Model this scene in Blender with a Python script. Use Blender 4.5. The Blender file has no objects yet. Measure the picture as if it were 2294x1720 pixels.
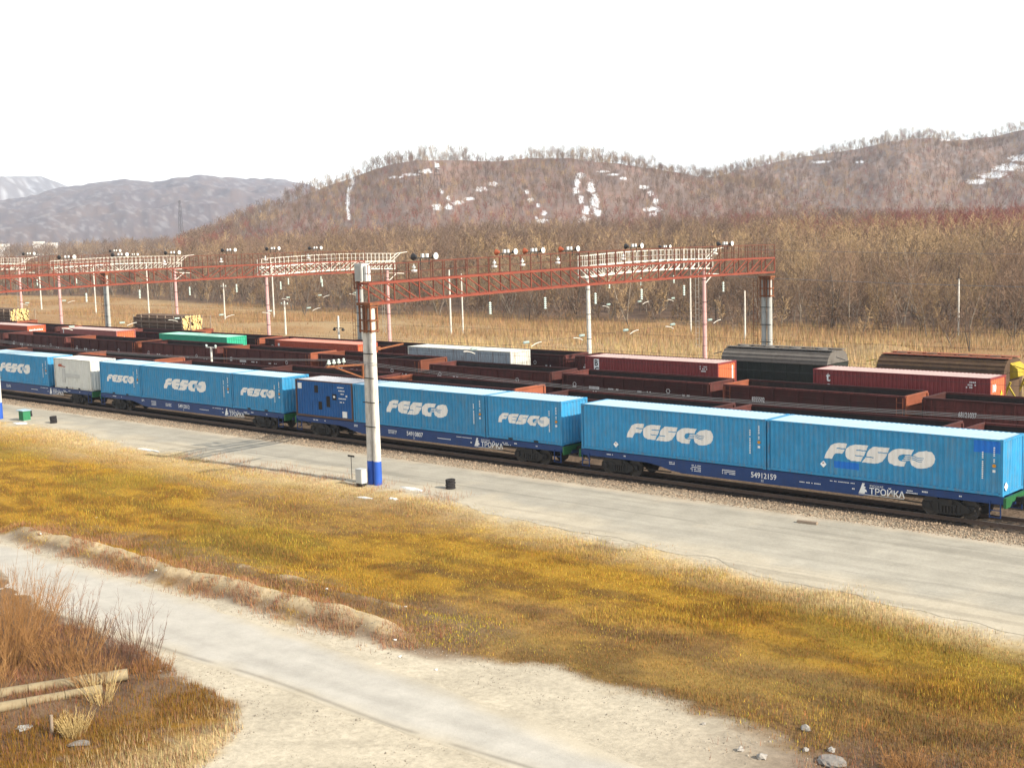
import bpy, bmesh, math, random
import numpy as np
from mathutils import Vector, Matrix
from mathutils.geometry import tessellate_polygon

random.seed(7)
rng = np.random.default_rng(7)
SC = bpy.context.scene
COL = SC.collection
R = math.radians

# ---------------------------------------------------------------- camera, world, sun, exposure
CAMZ = 13.89
cam_d = bpy.data.cameras.new('camera')
cam = bpy.data.objects.new('camera', cam_d)
COL.objects.link(cam)
SC.camera = cam
cam_d.sensor_width = 36.0
cam_d.lens = 2951.63 / 2294 * 36.0
cam_d.clip_start = 0.5
cam_d.clip_end = 20000
yaw, pitch, roll = -0.73787336, -0.11622359, -0.02766896
fw = Vector((math.sin(yaw) * math.cos(pitch), math.cos(yaw) * math.cos(pitch), math.sin(pitch)))
rt = Vector((math.cos(yaw), -math.sin(yaw), 0))
up = rt.cross(fw)
rt2 = rt * math.cos(roll) + up * math.sin(roll)
up2 = -rt * math.sin(roll) + up * math.cos(roll)
m = Matrix.Identity(4)
for i in range(3):
    m[i][0], m[i][1], m[i][2] = rt2[i], up2[i], -fw[i]
m[2][3] = CAMZ
cam.matrix_world = m

SUN_EL, SUN_AZ = R(31), R(3)          # azimuth measured from +x towards +y
sdir = Vector((math.cos(SUN_EL) * math.cos(SUN_AZ), math.cos(SUN_EL) * math.sin(SUN_AZ), math.sin(SUN_EL)))
world = bpy.data.worlds.new('World')
SC.world = world
world.use_nodes = True
wn = world.node_tree
bg = wn.nodes['Background']
sky = wn.nodes.new('ShaderNodeTexSky')
sky.sky_type = 'NISHITA'
sky.sun_disc = False
sky.sun_elevation = SUN_EL
sky.sun_rotation = math.pi / 2 - SUN_AZ
sky.air_density = 1.6
sky.dust_density = 0.4
sky.ozone_density = 1.0
hsv = wn.nodes.new('ShaderNodeHueSaturation')      # thin white overcast veil over the whole sky
hsv.inputs['Saturation'].default_value = 0.32
wn.links.new(sky.outputs[0], hsv.inputs['Color'])
wn.links.new(hsv.outputs[0], bg.inputs[0])
bg.inputs[1].default_value = 0.14
sun_d = bpy.data.lights.new('sun', 'SUN')
sun_d.energy = 4.8
sun_d.angle = R(0.6)
sun_d.color = (1.0, 0.90, 0.74)
sun = bpy.data.objects.new('sun', sun_d)
COL.objects.link(sun)
sun.rotation_euler = sdir.to_track_quat('Z', 'Y').to_euler()
sun.location = (60, 20, 60)
SC.view_settings.view_transform = 'Standard'
SC.view_settings.look = 'None'
SC.view_settings.gamma = 1.0
SC.view_settings.exposure = 0.85
SC.cycles.max_bounces = 5
SC.cycles.diffuse_bounces = 3
SC.cycles.volume_bounces = 1
SC.cycles.transparent_max_bounces = 6

# ---------------------------------------------------------------- noise helpers (numpy)
_perm = rng.permutation(4096)
_val = rng.random(4096)
def _h(ix, iy, s):
    return _val[_perm[(ix * 157 + iy * 911 + s * 37 + _perm[(iy + s * 13) & 4095]) & 4095]]
def vnoise(x, y, s=0):
    x = np.asarray(x, float); y = np.asarray(y, float)
    ix = np.floor(x).astype(np.int64); iy = np.floor(y).astype(np.int64)
    fx = x - ix; fy = y - iy
    fx = fx * fx * (3 - 2 * fx); fy = fy * fy * (3 - 2 * fy)
    a = _h(ix, iy, s); b = _h(ix + 1, iy, s); c = _h(ix, iy + 1, s); d = _h(ix + 1, iy + 1, s)
    return (a + (b - a) * fx) * (1 - fy) + (c + (d - c) * fx) * fy
def fbm(x, y, o=4, s=0):
    t = 0; a = .5; n = 0
    x = np.asarray(x, float); y = np.asarray(y, float)
    for i in range(o):
        t = t + a * vnoise(x * 2 ** i, y * 2 ** i, s + i); n += a; a *= .5
    return t / n
def sstep(a, b, x):
    t = np.clip((np.asarray(x, float) - a) / (b - a), 0, 1)
    return t * t * (3 - 2 * t)

# ---------------------------------------------------------------- materials
def new_mat(name):
    mt = bpy.data.materials.new(name)
    mt.use_nodes = True
    return mt, mt.node_tree.nodes, mt.node_tree.links, mt.node_tree.nodes['Principled BSDF']
def ramp(nt, stops):
    r = nt.nodes.new('ShaderNodeValToRGB')
    el = r.color_ramp.elements
    while len(el) < len(stops): el.new(0.5)
    for e, (p, c) in zip(el, stops):
        e.position = p
        e.color = (c[0], c[1], c[2], 1) if not isinstance(c, (int, float)) else (c, c, c, 1)
    return r
def mixc(nt, fac, a, b, mode='MIX'):
    n = nt.nodes.new('ShaderNodeMix'); n.data_type = 'RGBA'; n.blend_type = mode
    for sock, v in ((n.inputs[0], fac), (n.inputs[6], a), (n.inputs[7], b)):
        if isinstance(v, (int, float)): sock.default_value = v
        elif isinstance(v, tuple): sock.default_value = (v[0], v[1], v[2], 1)
        else: nt.links.new(v, sock)
    return n.outputs[2]
def coords(nt, scale=1.0, vec=None, kind='Object', rnd=True):
    tc = nt.nodes.new('ShaderNodeTexCoord')
    mp = nt.nodes.new('ShaderNodeMapping')
    s = (scale, scale, scale) if vec is None else vec
    mp.inputs['Scale'].default_value = s
    nt.links.new(tc.outputs[kind], mp.inputs[0])
    if rnd:
        oi = nt.nodes.new('ShaderNodeObjectInfo')
        ml = nt.nodes.new('ShaderNodeMath'); ml.operation = 'MULTIPLY'; ml.inputs[1].default_value = 63.0
        nt.links.new(oi.outputs['Random'], ml.inputs[0])
        nt.links.new(ml.outputs[0], mp.inputs['Location'])
    return mp.outputs[0]
def noise(nt, co, scale, detail=5, rough=.6):
    n = nt.nodes.new('ShaderNodeTexNoise')
    n.inputs['Scale'].default_value = scale; n.inputs['Detail'].default_value = detail
    n.inputs['Roughness'].default_value = rough
    nt.links.new(co, n.inputs['Vector'])
    return n.outputs[0]
def bump(nt, p, h, strength=.3, dist=.02):
    b = nt.nodes.new('ShaderNodeBump')
    b.inputs['Strength'].default_value = strength; b.inputs['Distance'].default_value = dist
    nt.links.new(h, b.inputs['Height']); nt.links.new(b.outputs[0], p.inputs['Normal'])
def paint(name, col, rough=.55, dirt=(.12, .09, .06), dirt_amt=.5, var=.12, streak=True, metal=0.0, obj_var=0.0, dirt_lo=.52, nscale=1.0, spec=.3):
    """painted / weathered surface: colour breaks up, dirt and rust runs down"""
    mt, N, L, p = new_mat(name)
    nt = mt.node_tree
    co = coords(nt)
    n1 = noise(nt, co, 1.7 * nscale, 6, .65)
    r1 = ramp(nt, [(.25, tuple(c * (1 - var) for c in col)), (.75, tuple(min(1, c * (1 + var)) for c in col))])
    L.new(n1, r1.inputs[0])
    base = r1.outputs[0]
    if obj_var:
        oi = nt.nodes.new('ShaderNodeObjectInfo')
        rr = ramp(nt, [(0, 1 - obj_var), (1, 1 + obj_var)])
        L.new(oi.outputs['Random'], rr.inputs[0])
        base = mixc(nt, 1.0, base, rr.outputs[0], 'MULTIPLY')
    co2 = coords(nt, vec=(3.2 * nscale, 3.2 * nscale, .5 * nscale) if streak else (2.5 * nscale,) * 3)
    n2 = noise(nt, co2, 1.6, 7, .7)
    r2 = ramp(nt, [(dirt_lo, 0.0), (dirt_lo + .22, 1.0)])
    L.new(n2, r2.inputs[0])
    ml = nt.nodes.new('ShaderNodeMath'); ml.operation = 'MULTIPLY'; ml.inputs[1].default_value = dirt_amt
    L.new(r2.outputs[0], ml.inputs[0])
    c = mixc(nt, ml.outputs[0], base, dirt)
    L.new(c, p.inputs['Base Color'])
    p.inputs['Roughness'].default_value = rough
    p.inputs['Metallic'].default_value = metal
    p.inputs['Specular IOR Level'].default_value = spec
    return mt
def flat(name, col, rough=.6, var=.08):
    return paint(name, col, rough, dirt_amt=.15, var=var, streak=False)

M = {}
RUST = (.16, .055, .025)
M['blue'] = paint('sky_blue_container_paint', (.027, .238, .455), .55, (.15, .21, .25), .5, .16, obj_var=.10, dirt_lo=.46)
M['blue_frame'] = paint('rust_edged_blue_frame_paint', (.028, .22, .42), .6, (.16, .10, .07), .7, .15, dirt_lo=.5, nscale=1.6)
M['sunlit_orange_end'] = paint('sunlit_orange_end_paint', (.46, .125, .05), .6, (.28, .07, .035), .5, .12)  # orange container ends, with warm sunlight put into the paint colour
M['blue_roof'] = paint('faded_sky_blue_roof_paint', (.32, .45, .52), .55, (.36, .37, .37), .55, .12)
M['navy'] = paint('dark_blue_container_paint', (.006, .080, .255), .55, (.03, .028, .04), .75, .2, dirt_lo=.56)
M['grey_roof'] = paint('rusty_grey_roof_paint', (.36, .37, .40), .6, (.26, .13, .07), .8, .15, streak=False)
M['white'] = paint('off_white_container_paint', (.60, .60, .56), .55, (.36, .33, .27), .55, .08)
M['cream'] = paint('rust_streaked_cream_paint', (.50, .50, .46), .65, (.23, .13, .06), .85, .1, dirt_lo=.50)
M['paleblue'] = paint('rust_streaked_pale_grey_blue_paint', (.28, .32, .36), .65, (.14, .085, .06), .85, .12, dirt_lo=.50)
M['maroon'] = paint('maroon_container_paint', (.20, .035, .035), .6, (.10, .03, .025), .55, .15)
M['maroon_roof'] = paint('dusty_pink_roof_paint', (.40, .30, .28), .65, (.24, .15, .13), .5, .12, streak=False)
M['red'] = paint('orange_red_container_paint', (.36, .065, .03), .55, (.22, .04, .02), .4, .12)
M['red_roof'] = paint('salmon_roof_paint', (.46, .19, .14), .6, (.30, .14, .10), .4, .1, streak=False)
M['pinkish'] = paint('faded_pink_container_paint', (.30, .10, .09), .6, (.22, .07, .05), .5, .12)
M['green'] = paint('jade_green_container_paint', (.03, .33, .20), .5, (.04, .2, .13), .3, .1)
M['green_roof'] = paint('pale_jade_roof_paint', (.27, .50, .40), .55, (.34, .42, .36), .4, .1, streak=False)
M['wagon_blue'] = paint('deep_blue_wagon_paint', (.010, .037, .135), .5, (.03, .03, .04), .5, .15, nscale=.6)
M['wagon_green'] = paint('green_end_beam_paint', (.018, .10, .034), .55, (.04, .05, .03), .5, .2)
M['logo'] = paint('white_lettering_paint', (.74, .71, .67), .6, (.5, .47, .43), .35, .06)
M['mark'] = flat('white_stencil_paint', (.70, .70, .69))
M['black'] = flat('black_paint', (.012, .012, .014))
M['yellow_mark'] = flat('amber_marking_paint', (.55, .24, .02))
M['lemon'] = flat('yellow_patch_paint', (.65, .45, .03))
M['patch_blue'] = flat('bright_blue_repaint', (.010, .15, .55), var=.05)
M['sign'] = flat('white_placard', (.85, .85, .85), var=.02)
M['iron'] = paint('dark_bogie_iron', (.022, .02, .019), .75, (.05, .032, .022), .6, .3)
M['wheel'] = paint('worn_wheel_steel', (.05, .043, .038), .6, (.03, .022, .018), .6, .3)
M['rail'] = paint('brown_rail_steel', (.10, .065, .05), .5, (.06, .035, .025), .6, .2, streak=False)
M['railtop'] = paint('polished_rail_head', (.33, .32, .31), .3, (.2, .16, .13), .5, .1, streak=False, metal=.6)
M['sleeper'] = paint('dark_tarred_sleeper_wood', (.035, .027, .022), .9, (.08, .06, .045), .6, .3, streak=False)
M['wagon_brown'] = paint('red_brown_wagon_paint', (.085, .024, .02), .75, (.045, .02, .016), .8, .3, obj_var=.5, dirt_lo=.46, nscale=.7)
M['wagon_orange'] = paint('rusty_orange_wagon_paint', (.20, .058, .028), .75, (.12, .05, .03), .6, .25, obj_var=.35, nscale=.7)
M['coal'] = paint('coal_stained_inner_wall', (.028, .021, .019), .95, (.07, .035, .025), .5, .4)
M['floor_coal'] = paint('coal_dust_floor', (.02, .017, .016), .95, (.04, .03, .024), .5, .4, streak=False)
M['hop_roof'] = paint('weathered_grey_hopper_roof', (.125, .112, .10), .8, (.06, .05, .045), .6, .2)
M['hop_side'] = paint('sooty_dark_green_hopper_side', (.018, .022, .018), .8, (.035, .05, .04), .6, .3)
M['hop_rust'] = paint('rusty_brown_hopper_roof', (.075, .045, .028), .9, (.14, .09, .03), .5, .3)
M['hop_yellow'] = paint('grimy_yellow_hopper_end', (.38, .285, .025), .65, (.10, .07, .03), .75, .15)
M['rail_rust'] = paint('dark_rust_railing_paint', (.13, .04, .025), .75, (.08, .03, .02), .5, .2, streak=False)
M['panel'] = flat('dull_white_panel', (.47, .47, .45))
M['beam_rust'] = paint('rust_red_gantry_paint', (.20, .045, .026), .7, (.17, .05, .025), .6, .2, streak=False)
M['beam_white'] = paint('silver_white_gantry_paint', (.62, .59, .53), .6, (.40, .30, .22), .5, .12, streak=False)
M['clamp'] = paint('rust_streaked_post_cap', (.21, .075, .03), .75, (.07, .03, .018), .8, .3, dirt_lo=.45)
M['navy_frame'] = paint('rusty_brown_frame_paint', (.085, .05, .04), .7, (.16, .07, .035), .7, .2)
M['concrete'] = paint('pale_concrete', (.57, .54, .49), .85, (.27, .245, .21), .75, .16, dirt_lo=.48, nscale=1.4)
M['concrete_grey'] = paint('grey_concrete', (.36, .36, .34), .85, (.22, .21, .19), .5, .15)
M['concrete_pink'] = paint('pink_limewashed_post', (.50, .29, .28), .8, (.58, .45, .42), .6, .12)
M['blue_base'] = paint('cobalt_blue_post_base', (.02, .085, .40), .6, (.03, .06, .2), .4, .12)
M['lamp_black'] = flat('black_lamp_housing', (.018, .018, .02), .5)
M['lamp_rust'] = flat('rusty_lamp_housing', (.25, .06, .025), .7)
M['lamp_white'] = flat('white_lamp_glass', (.82, .82, .78), .25, .02)
M['lamp_box'] = flat('white_ballast_box', (.62, .63, .62), .5)
M['glass'] = flat('pale_green_insulator_glass', (.55, .66, .60), .25, .04)
M['wire'] = flat('dull_grey_wire', (.16, .16, .17), .6)
M['wire_dark'] = flat('dark_wire', (.03, .03, .035), .6)
M['box_grey'] = paint('grey_cabinet_paint', (.44, .45, .44), .6, (.35, .33, .3), .4, .06)
M['box_green'] = paint('green_cabinet_paint', (.025, .17, .075), .55, (.02, .08, .04), .5, .15)
M['tyre'] = paint('worn_tyre_rubber', (.022, .02, .021), .9, (.09, .08, .085), .7, .4, streak=False, nscale=3)
M['bark'] = paint('log_bark', (.14, .09, .062), .95, (.20, .135, .09), .7, .3, streak=False, obj_var=.3)
M['cutwood'] = paint('fresh_cut_wood', (.62, .44, .19), .8, (.45, .27, .11), .6, .15, streak=False, nscale=2, obj_var=.2)
M['stake'] = flat('grey_brown_stake_wood', (.26, .20, .15), .9)
M['stone'] = paint('pale_stone', (.29, .27, .245), .9, (.17, .15, .13), .6, .15, streak=False)
M['rubble'] = paint('dusty_grey_rubble', (.22, .20, .18), .95, (.13, .11, .09), .6, .2, streak=False, nscale=3)
M['litter'] = flat('white_litter', (.62, .62, .61), .7, .08)
M['snow'] = flat('old_snow', (.62, .62, .60), .7, .1)
M['post_timber'] = paint('lichen_grey_concrete_pile', (.24, .19, .115), .9, (.13, .09, .05), .7, .2, streak=False)

# ---------------------------------------------------------------- mesh builder
class MB:
    def __init__(s): s.v = []; s.f = []; s.mi = []; s.cur = 0; s.smooth = []
    def add(s, verts, faces, smooth=False):
        o = len(s.v)
        s.v.extend([tuple(map(float, p)) for p in verts])
        for f in faces:
            s.f.append(tuple(i + o for i in f)); s.mi.append(s.cur); s.smooth.append(smooth)
        return s
    def box(s, x0, x1, y0, y1, z0, z1):
        v = [(x, y, z) for z in (z0, z1) for y in (y0, y1) for x in (x0, x1)]
        return s.add(v, [(0, 2, 3, 1), (4, 5, 7, 6), (0, 1, 5, 4), (2, 6, 7, 3), (0, 4, 6, 2), (1, 3, 7, 5)])
    def tube(s, a, b, r0, r1=None, n=8, cap=True, smooth=True):
        r1 = r0 if r1 is None else r1
        a = np.array(a, float); b = np.array(b, float)
        d = b - a; l = np.linalg.norm(d)
        if l < 1e-6: return s
        d /= l
        u = np.cross(d, (0, 0, 1) if abs(d[2]) < .9 else (1, 0, 0)); u /= np.linalg.norm(u)
        w = np.cross(d, u)
        v = []
        for c, r in ((a, r0), (b, r1)):
            for k in range(n):
                t = 2 * math.pi * (k + .5) / n
                v.append(c + r * (math.cos(t) * u + math.sin(t) * w))
        f = [(k, (k + 1) % n, n + (k + 1) % n, n + k) for k in range(n)]
        s.add(v, f, smooth)
        if cap:
            s.add(v[:n], [tuple(range(n - 1, -1, -1))]); s.add(v[n:], [tuple(range(n))])
        return s
    def path(s, pts, r, n=5):
        for a, b in zip(pts[:-1], pts[1:]): s.tube(a, b, r, r, n, True)
        return s
    def bar(s, a, b, w, h=None):
        """square bar between two points"""
        h = h or w
        a = np.array(a, float); b = np.array(b, float)
        d = b - a; d /= np.linalg.norm(d)
        u = np.cross(d, (0, 0, 1) if abs(d[2]) < .9 else (1, 0, 0)); u /= np.linalg.norm(u)
        t = np.cross(d, u)
        v = [c + i * u * w / 2 + j * t * h / 2 for c in (a, b) for i, j in ((-1, -1), (1, -1), (1, 1), (-1, 1))]
        return s.add(v, [(3, 2, 1, 0), (4, 5, 6, 7), (0, 1, 5, 4), (1, 2, 6, 5), (2, 3, 7, 6), (3, 0, 4, 7)])
    def prism(s, poly, axis, a, b):
        """2D polygon extruded along axis from a to b. axis 'y': poly is (x,z); 'x': (y,z); 'z': (x,y)"""
        def P(p, t):
            return {'y': (p[0], t, p[1]), 'x': (t, p[0], p[1]), 'z': (p[0], p[1], t)}[axis]
        n = len(poly)
        v = [P(p, a) for p in poly] + [P(p, b) for p in poly]
        f = [(k, (k + 1) % n, n + (k + 1) % n, n + k) for k in range(n)]
        f += [tuple(range(n - 1, -1, -1)), tuple(range(n, 2 * n))]
        return s.add(v, f)
    def lathe(s, prof, n=14, c=(0, 0, 0), axis='z', smooth=True):
        v = []; m_ = len(prof)
        for r, h in prof:
            for k in range(n):
                t = 2 * math.pi * k / n
                p = (r * math.cos(t), r * math.sin(t), h)
                if axis == 'x': p = (h, p[0], p[1])
                if axis == 'y': p = (p[0], h, p[1])
                v.append((p[0] + c[0], p[1] + c[1], p[2] + c[2]))
        f = [(i * n + k, i * n + (k + 1) % n, (i + 1) * n + (k + 1) % n, (i + 1) * n + k) for i in range(m_ - 1) for k in range(n)]
        f += [tuple(range(n - 1, -1, -1)), tuple((m_ - 1) * n + k for k in range(n))]
        return s.add(v, f, smooth)
    def mesh(s, name, mats, fix=True):
        me = bpy.data.meshes.new(name)
        me.from_pydata(s.v, [], s.f)
        for mt in mats: me.materials.append(mt)
        me.polygons.foreach_set('material_index', s.mi)
        me.polygons.foreach_set('use_smooth', s.smooth)
        if fix:
            bm = bmesh.new(); bm.from_mesh(me)
            bmesh.ops.recalc_face_normals(bm, faces=bm.faces)
            bm.to_mesh(me); bm.free()
        me.update()
        return me
    def build(s, name, mats, parent=None, loc=None):
        mats = mats if isinstance(mats, (list, tuple)) else [mats]
        o = bpy.data.objects.new(name, s.mesh(name, mats))
        COL.objects.link(o)
        if parent: o.parent = parent
        if loc: o.location = loc
        return o
def tag(o, label=None, cat=None, group=None, kind=None):
    if label: o['label'] = label
    if cat: o['category'] = cat
    if group: o['group'] = group
    if kind: o['kind'] = kind
    return o
def empty(name, loc=(0, 0, 0), label=None, cat=None, group=None, rz=0):
    o = bpy.data.objects.new(name, None); COL.objects.link(o)
    o.empty_display_size = .3
    o.location = loc; o.rotation_euler = (0, 0, rz)
    return tag(o, label, cat, group)
def put(name, me, parent=None, loc=(0, 0, 0), rz=0):
    o = bpy.data.objects.new(name, me); COL.objects.link(o)
    o.location = loc; o.rotation_euler = (0, 0, rz)
    if parent: o.parent = parent
    return o
def kids(o): return [c for c in bpy.data.objects if c.parent == o]
_kid_cache = {}
def copy_tree(o, loc=None, label=None, group=None, rz=None, parent=None, swap=None):
    if o.name not in _kid_cache: _kid_cache[o.name] = list(o.children)
    c = o.copy(); COL.objects.link(c)
    if parent: c.parent = parent
    if loc is not None: c.location = loc
    if rz is not None: c.rotation_euler = (0, 0, rz)
    if label: c['label'] = label
    if group: c['group'] = group
    if swap and c.type == 'MESH':
        pass
    for ch in _kid_cache[o.name]: copy_tree(ch, parent=c)
    return c
def np_mesh(name, V, F, mats, attrs=None, smooth=False, mi=None):
    """big triangle/quad mesh from numpy arrays"""
    me = bpy.data.meshes.new(name)
    nv, nf, k = len(V), len(F), F.shape[1]
    me.vertices.add(nv); me.vertices.foreach_set('co', np.asarray(V, np.float32).ravel())
    me.loops.add(nf * k); me.loops.foreach_set('vertex_index', np.asarray(F, np.int32).ravel())
    me.polygons.add(nf)
    me.polygons.foreach_set('loop_start', np.arange(0, nf * k, k, dtype=np.int32))
    if smooth: me.polygons.foreach_set('use_smooth', np.ones(nf, bool))
    if mi is not None: me.polygons.foreach_set('material_index', np.asarray(mi, np.int32))
    for mt in mats: me.materials.append(mt)
    for an, (typ, arr) in (attrs or {}).items():
        at = me.attributes.new(an, typ, 'POINT')
        at.data.foreach_set('color' if typ == 'FLOAT_COLOR' else 'value', np.asarray(arr, np.float32).ravel())
    me.update(calc_edges=True)
    me.validate()
    return me
def text_mesh(s, size, align='LEFT', bold=0.0, shear=0.0):
    cu = bpy.data.curves.new('lettering', 'FONT')
    cu.body = s; cu.size = size; cu.align_x = align; cu.offset = bold; cu.shear = shear
    cu.resolution_u = 3
    o = bpy.data.objects.new('lettering', cu)
    COL.objects.link(o)
    me = bpy.data.meshes.new_from_object(o)
    bpy.data.objects.remove(o)
    return me
def letters(name, s, size, parent, loc, mat, facing='front', bold=0.0, align='LEFT', gapx=1.0):
    """flat painted lettering on a side facing -y ('front') or on an end facing +x ('end')"""
    me = text_mesh(s, size, align, bold)
    me.materials.clear(); me.materials.append(mat)
    for v in me.vertices:
        x, y = v.co.x * gapx, v.co.y
        v.co = (x, 0, y) if facing == 'front' else (0, x, y)
    me.name = name
    return put(name, me, parent, loc)

# ================================================================= RAILWAY: tracks
T = [59.24, 64.54, 69.84, 75.14, 80.44, 85.74, 91.04]      # track centre lines (y)
def make_track(y, x0, x1, label, near):
    t = empty('railway_track', (0, y, 0), label, 'railway track')
    for s in (-1, 1):
        b = MB()
        b.box(x0, x1, s * .76 - .065, s * .76 + .065, -.185, -.17)
        b.box(x0, x1, s * .76 - .012, s * .76 + .012, -.17, -.05)
        b.box(x0, x1, s * .76 - .036, s * .76 + .036, -.05, -.006)
        r_ = b.build('rail', M['rail'], t)
        h = MB(); h.box(x0, x1, s * .76 - .03, s * .76 + .03, -.0055, 0); h.build('rail_head', M['railtop'], r_)
    b = MB(); x = x0
    while x < x1:
        j = random.uniform(-.03, .03)
        b.box(x + j, x + j + .25, -1.36 + j, 1.36 + j, -.34, -.187 + random.uniform(-.004, 0)); x += .6
    tag(b.build('sleepers', M['sleeper'], t), kind='stuff')
    return t
make_track(T[0], -330, 12, 'nearest railway track, its sleepers showing beside the gravel under the blue container train', True)
make_track(T[1], -330, 12, 'railway track directly behind the blue container train, under the first row of open wagons', False)
make_track(T[2], -330, 12, 'empty railway track in the gap between the two rows of open wagons', False)
make_track(T[3], -330, 12, 'railway track under the second row of open wagons behind the blue train', False)
make_track(T[4], -330, 12, 'railway track under the red, white and green containers', False)
make_track(T[5], -330, 12, 'railway track under the rounded hopper wagons and dark open wagons', False)
make_track(T[6], -330, 12, 'farthest railway track, under the wagons piled with logs', False)

# ================================================================= CONTAINERS
PITCH, DEP = .28, .055
def corr(x):
    """inward depth of the pressed side sheet at x"""
    t = (x / PITCH) % 1.0
    if t < .28: return 0.0
    if t < .48: return DEP * (t - .28) / .20
    if t < .76: return DEP
    return DEP * (1 - (t - .76) / .24)
def corr_breaks(a, b):
    out = []
    k = math.floor(a / PITCH) - 1
    while k * PITCH < b:
        for f in (0, .28, .48, .76): out.append((k + f) * PITCH)
        k += 1
    return [x for x in out if a + .004 < x < b - .004]
CW, CH = 2.438, 2.591
LOGO_POLY = [
 [(160,438),(205,350),(245,268),(290,215),(350,183),(430,175),(577,187),(549,272),(396,257),(392,275),(530,290),(490,361),(385,352),(345,370),(325,400),(310,448)],
 [(720,203),(945,221),(905,306),(738,290),(735,306),(895,322),(864,402),(705,382),(702,398),(855,414),(812,497),(640,480),(590,455),(550,400),(538,340),(560,275),(620,225)],
 [(1030,240),(1306,262),(1270,346),(1110,328),(1107,344),(1260,361),(1230,430),(1180,490),(1110,520),(1050,526),(835,506),(893,418),(1035,435),(1038,420),(902,402),(925,340),(965,280)],
 [(1470,272),(1700,292),(1662,379),(1520,366),(1460,385),(1434,425),(1448,462),(1500,482),(1580,490),(1540,573),(1380,555),(1310,520),(1275,470),(1268,430),(1285,360),(1340,305),(1400,280)],
 [(1900,310),(1985,330),(2035,380),(2050,440),(2035,510),(1980,565),(1900,595),(1800,603),(1720,585),(1670,545),(1645,490),(1652,430),(1700,370),(1780,325)],
 [(1560,392),(1690,396),(1692,412),(1552,410)], [(1536,424),(1672,428),(1672,444),(1528,442)], [(1514,456),(1655,460),(1655,474),(1506,472)]]
LOGO_WAVES = [[(1680, 384 + d), (1730, 402 + d), (1790, 424 + d), (1868 - d / 2, 428 + d), (1868 - d / 2, 437 + d), (1785, 435 + d), (1725, 414 + d), (1676, 396 + d)] for d in (0, 30, 60)]
def lg(p):
    return ((p[0] - 160) / 290 * 1.063, (438 - (p[1] - .095 * (p[0] - 160))) / 290)
LOGO_W = lg((2050, 440))[0]
def corrugated_paint(polys, lift, a, b, name, mats):
    """flat painted shape pressed onto the corrugated side; polys in container coordinates (x,z)"""
    bm = bmesh.new()
    for k, poly in polys:
        vs = [bm.verts.new((x, 0, z)) for x, z in poly]
        for t3 in tessellate_polygon([[Vector((x, z, 0)) for x, z in poly]]):
            f = bm.faces.new([vs[i] for i in t3]); f.material_index = k
    for xb in corr_breaks(a, b):
        bmesh.ops.bisect_plane(bm, geom=bm.verts[:] + bm.edges[:] + bm.faces[:], plane_co=(xb, 0, 0), plane_no=(1, 0, 0))
    for v in bm.verts:
        v.co.y = -CW / 2 + .012 + corr(v.co.x)
    for f in bm.faces:
        f.normal_update()
        if f.normal.y > 0: f.normal_flip()
    for v in bm.verts: v.co.y -= lift
    wave = set(v for f in bm.faces if f.material_index == 1 for v in f.verts)
    for v in wave: v.co.y -= .003
    me = bpy.data.meshes.new(name); bm.to_mesh(me); bm.free()
    for mt in mats: me.materials.append(mt)
    return me
_logo = {}
def logo_mesh(L, side_mat):
    key = (round(L, 2), side_mat.name)
    if key not in _logo:
        H = .835 if L > 7 else .60
        z0 = .92 if L > 7 else 1.02
        x0 = -LOGO_W * H / 2
        f = lambda p: (x0 + lg(p)[0] * H, z0 + lg(p)[1] * H)
        polys = [(0, [f(p) for p in q]) for q in LOGO_POLY] + [(1, [f(p) for p in q]) for q in LOGO_WAVES]
        _logo[key] = corrugated_paint(polys, .004, x0 - .1, -x0 + .1, 'lettering', [M['logo'], side_mat])
    return _logo[key]
_cmesh = {}
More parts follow.
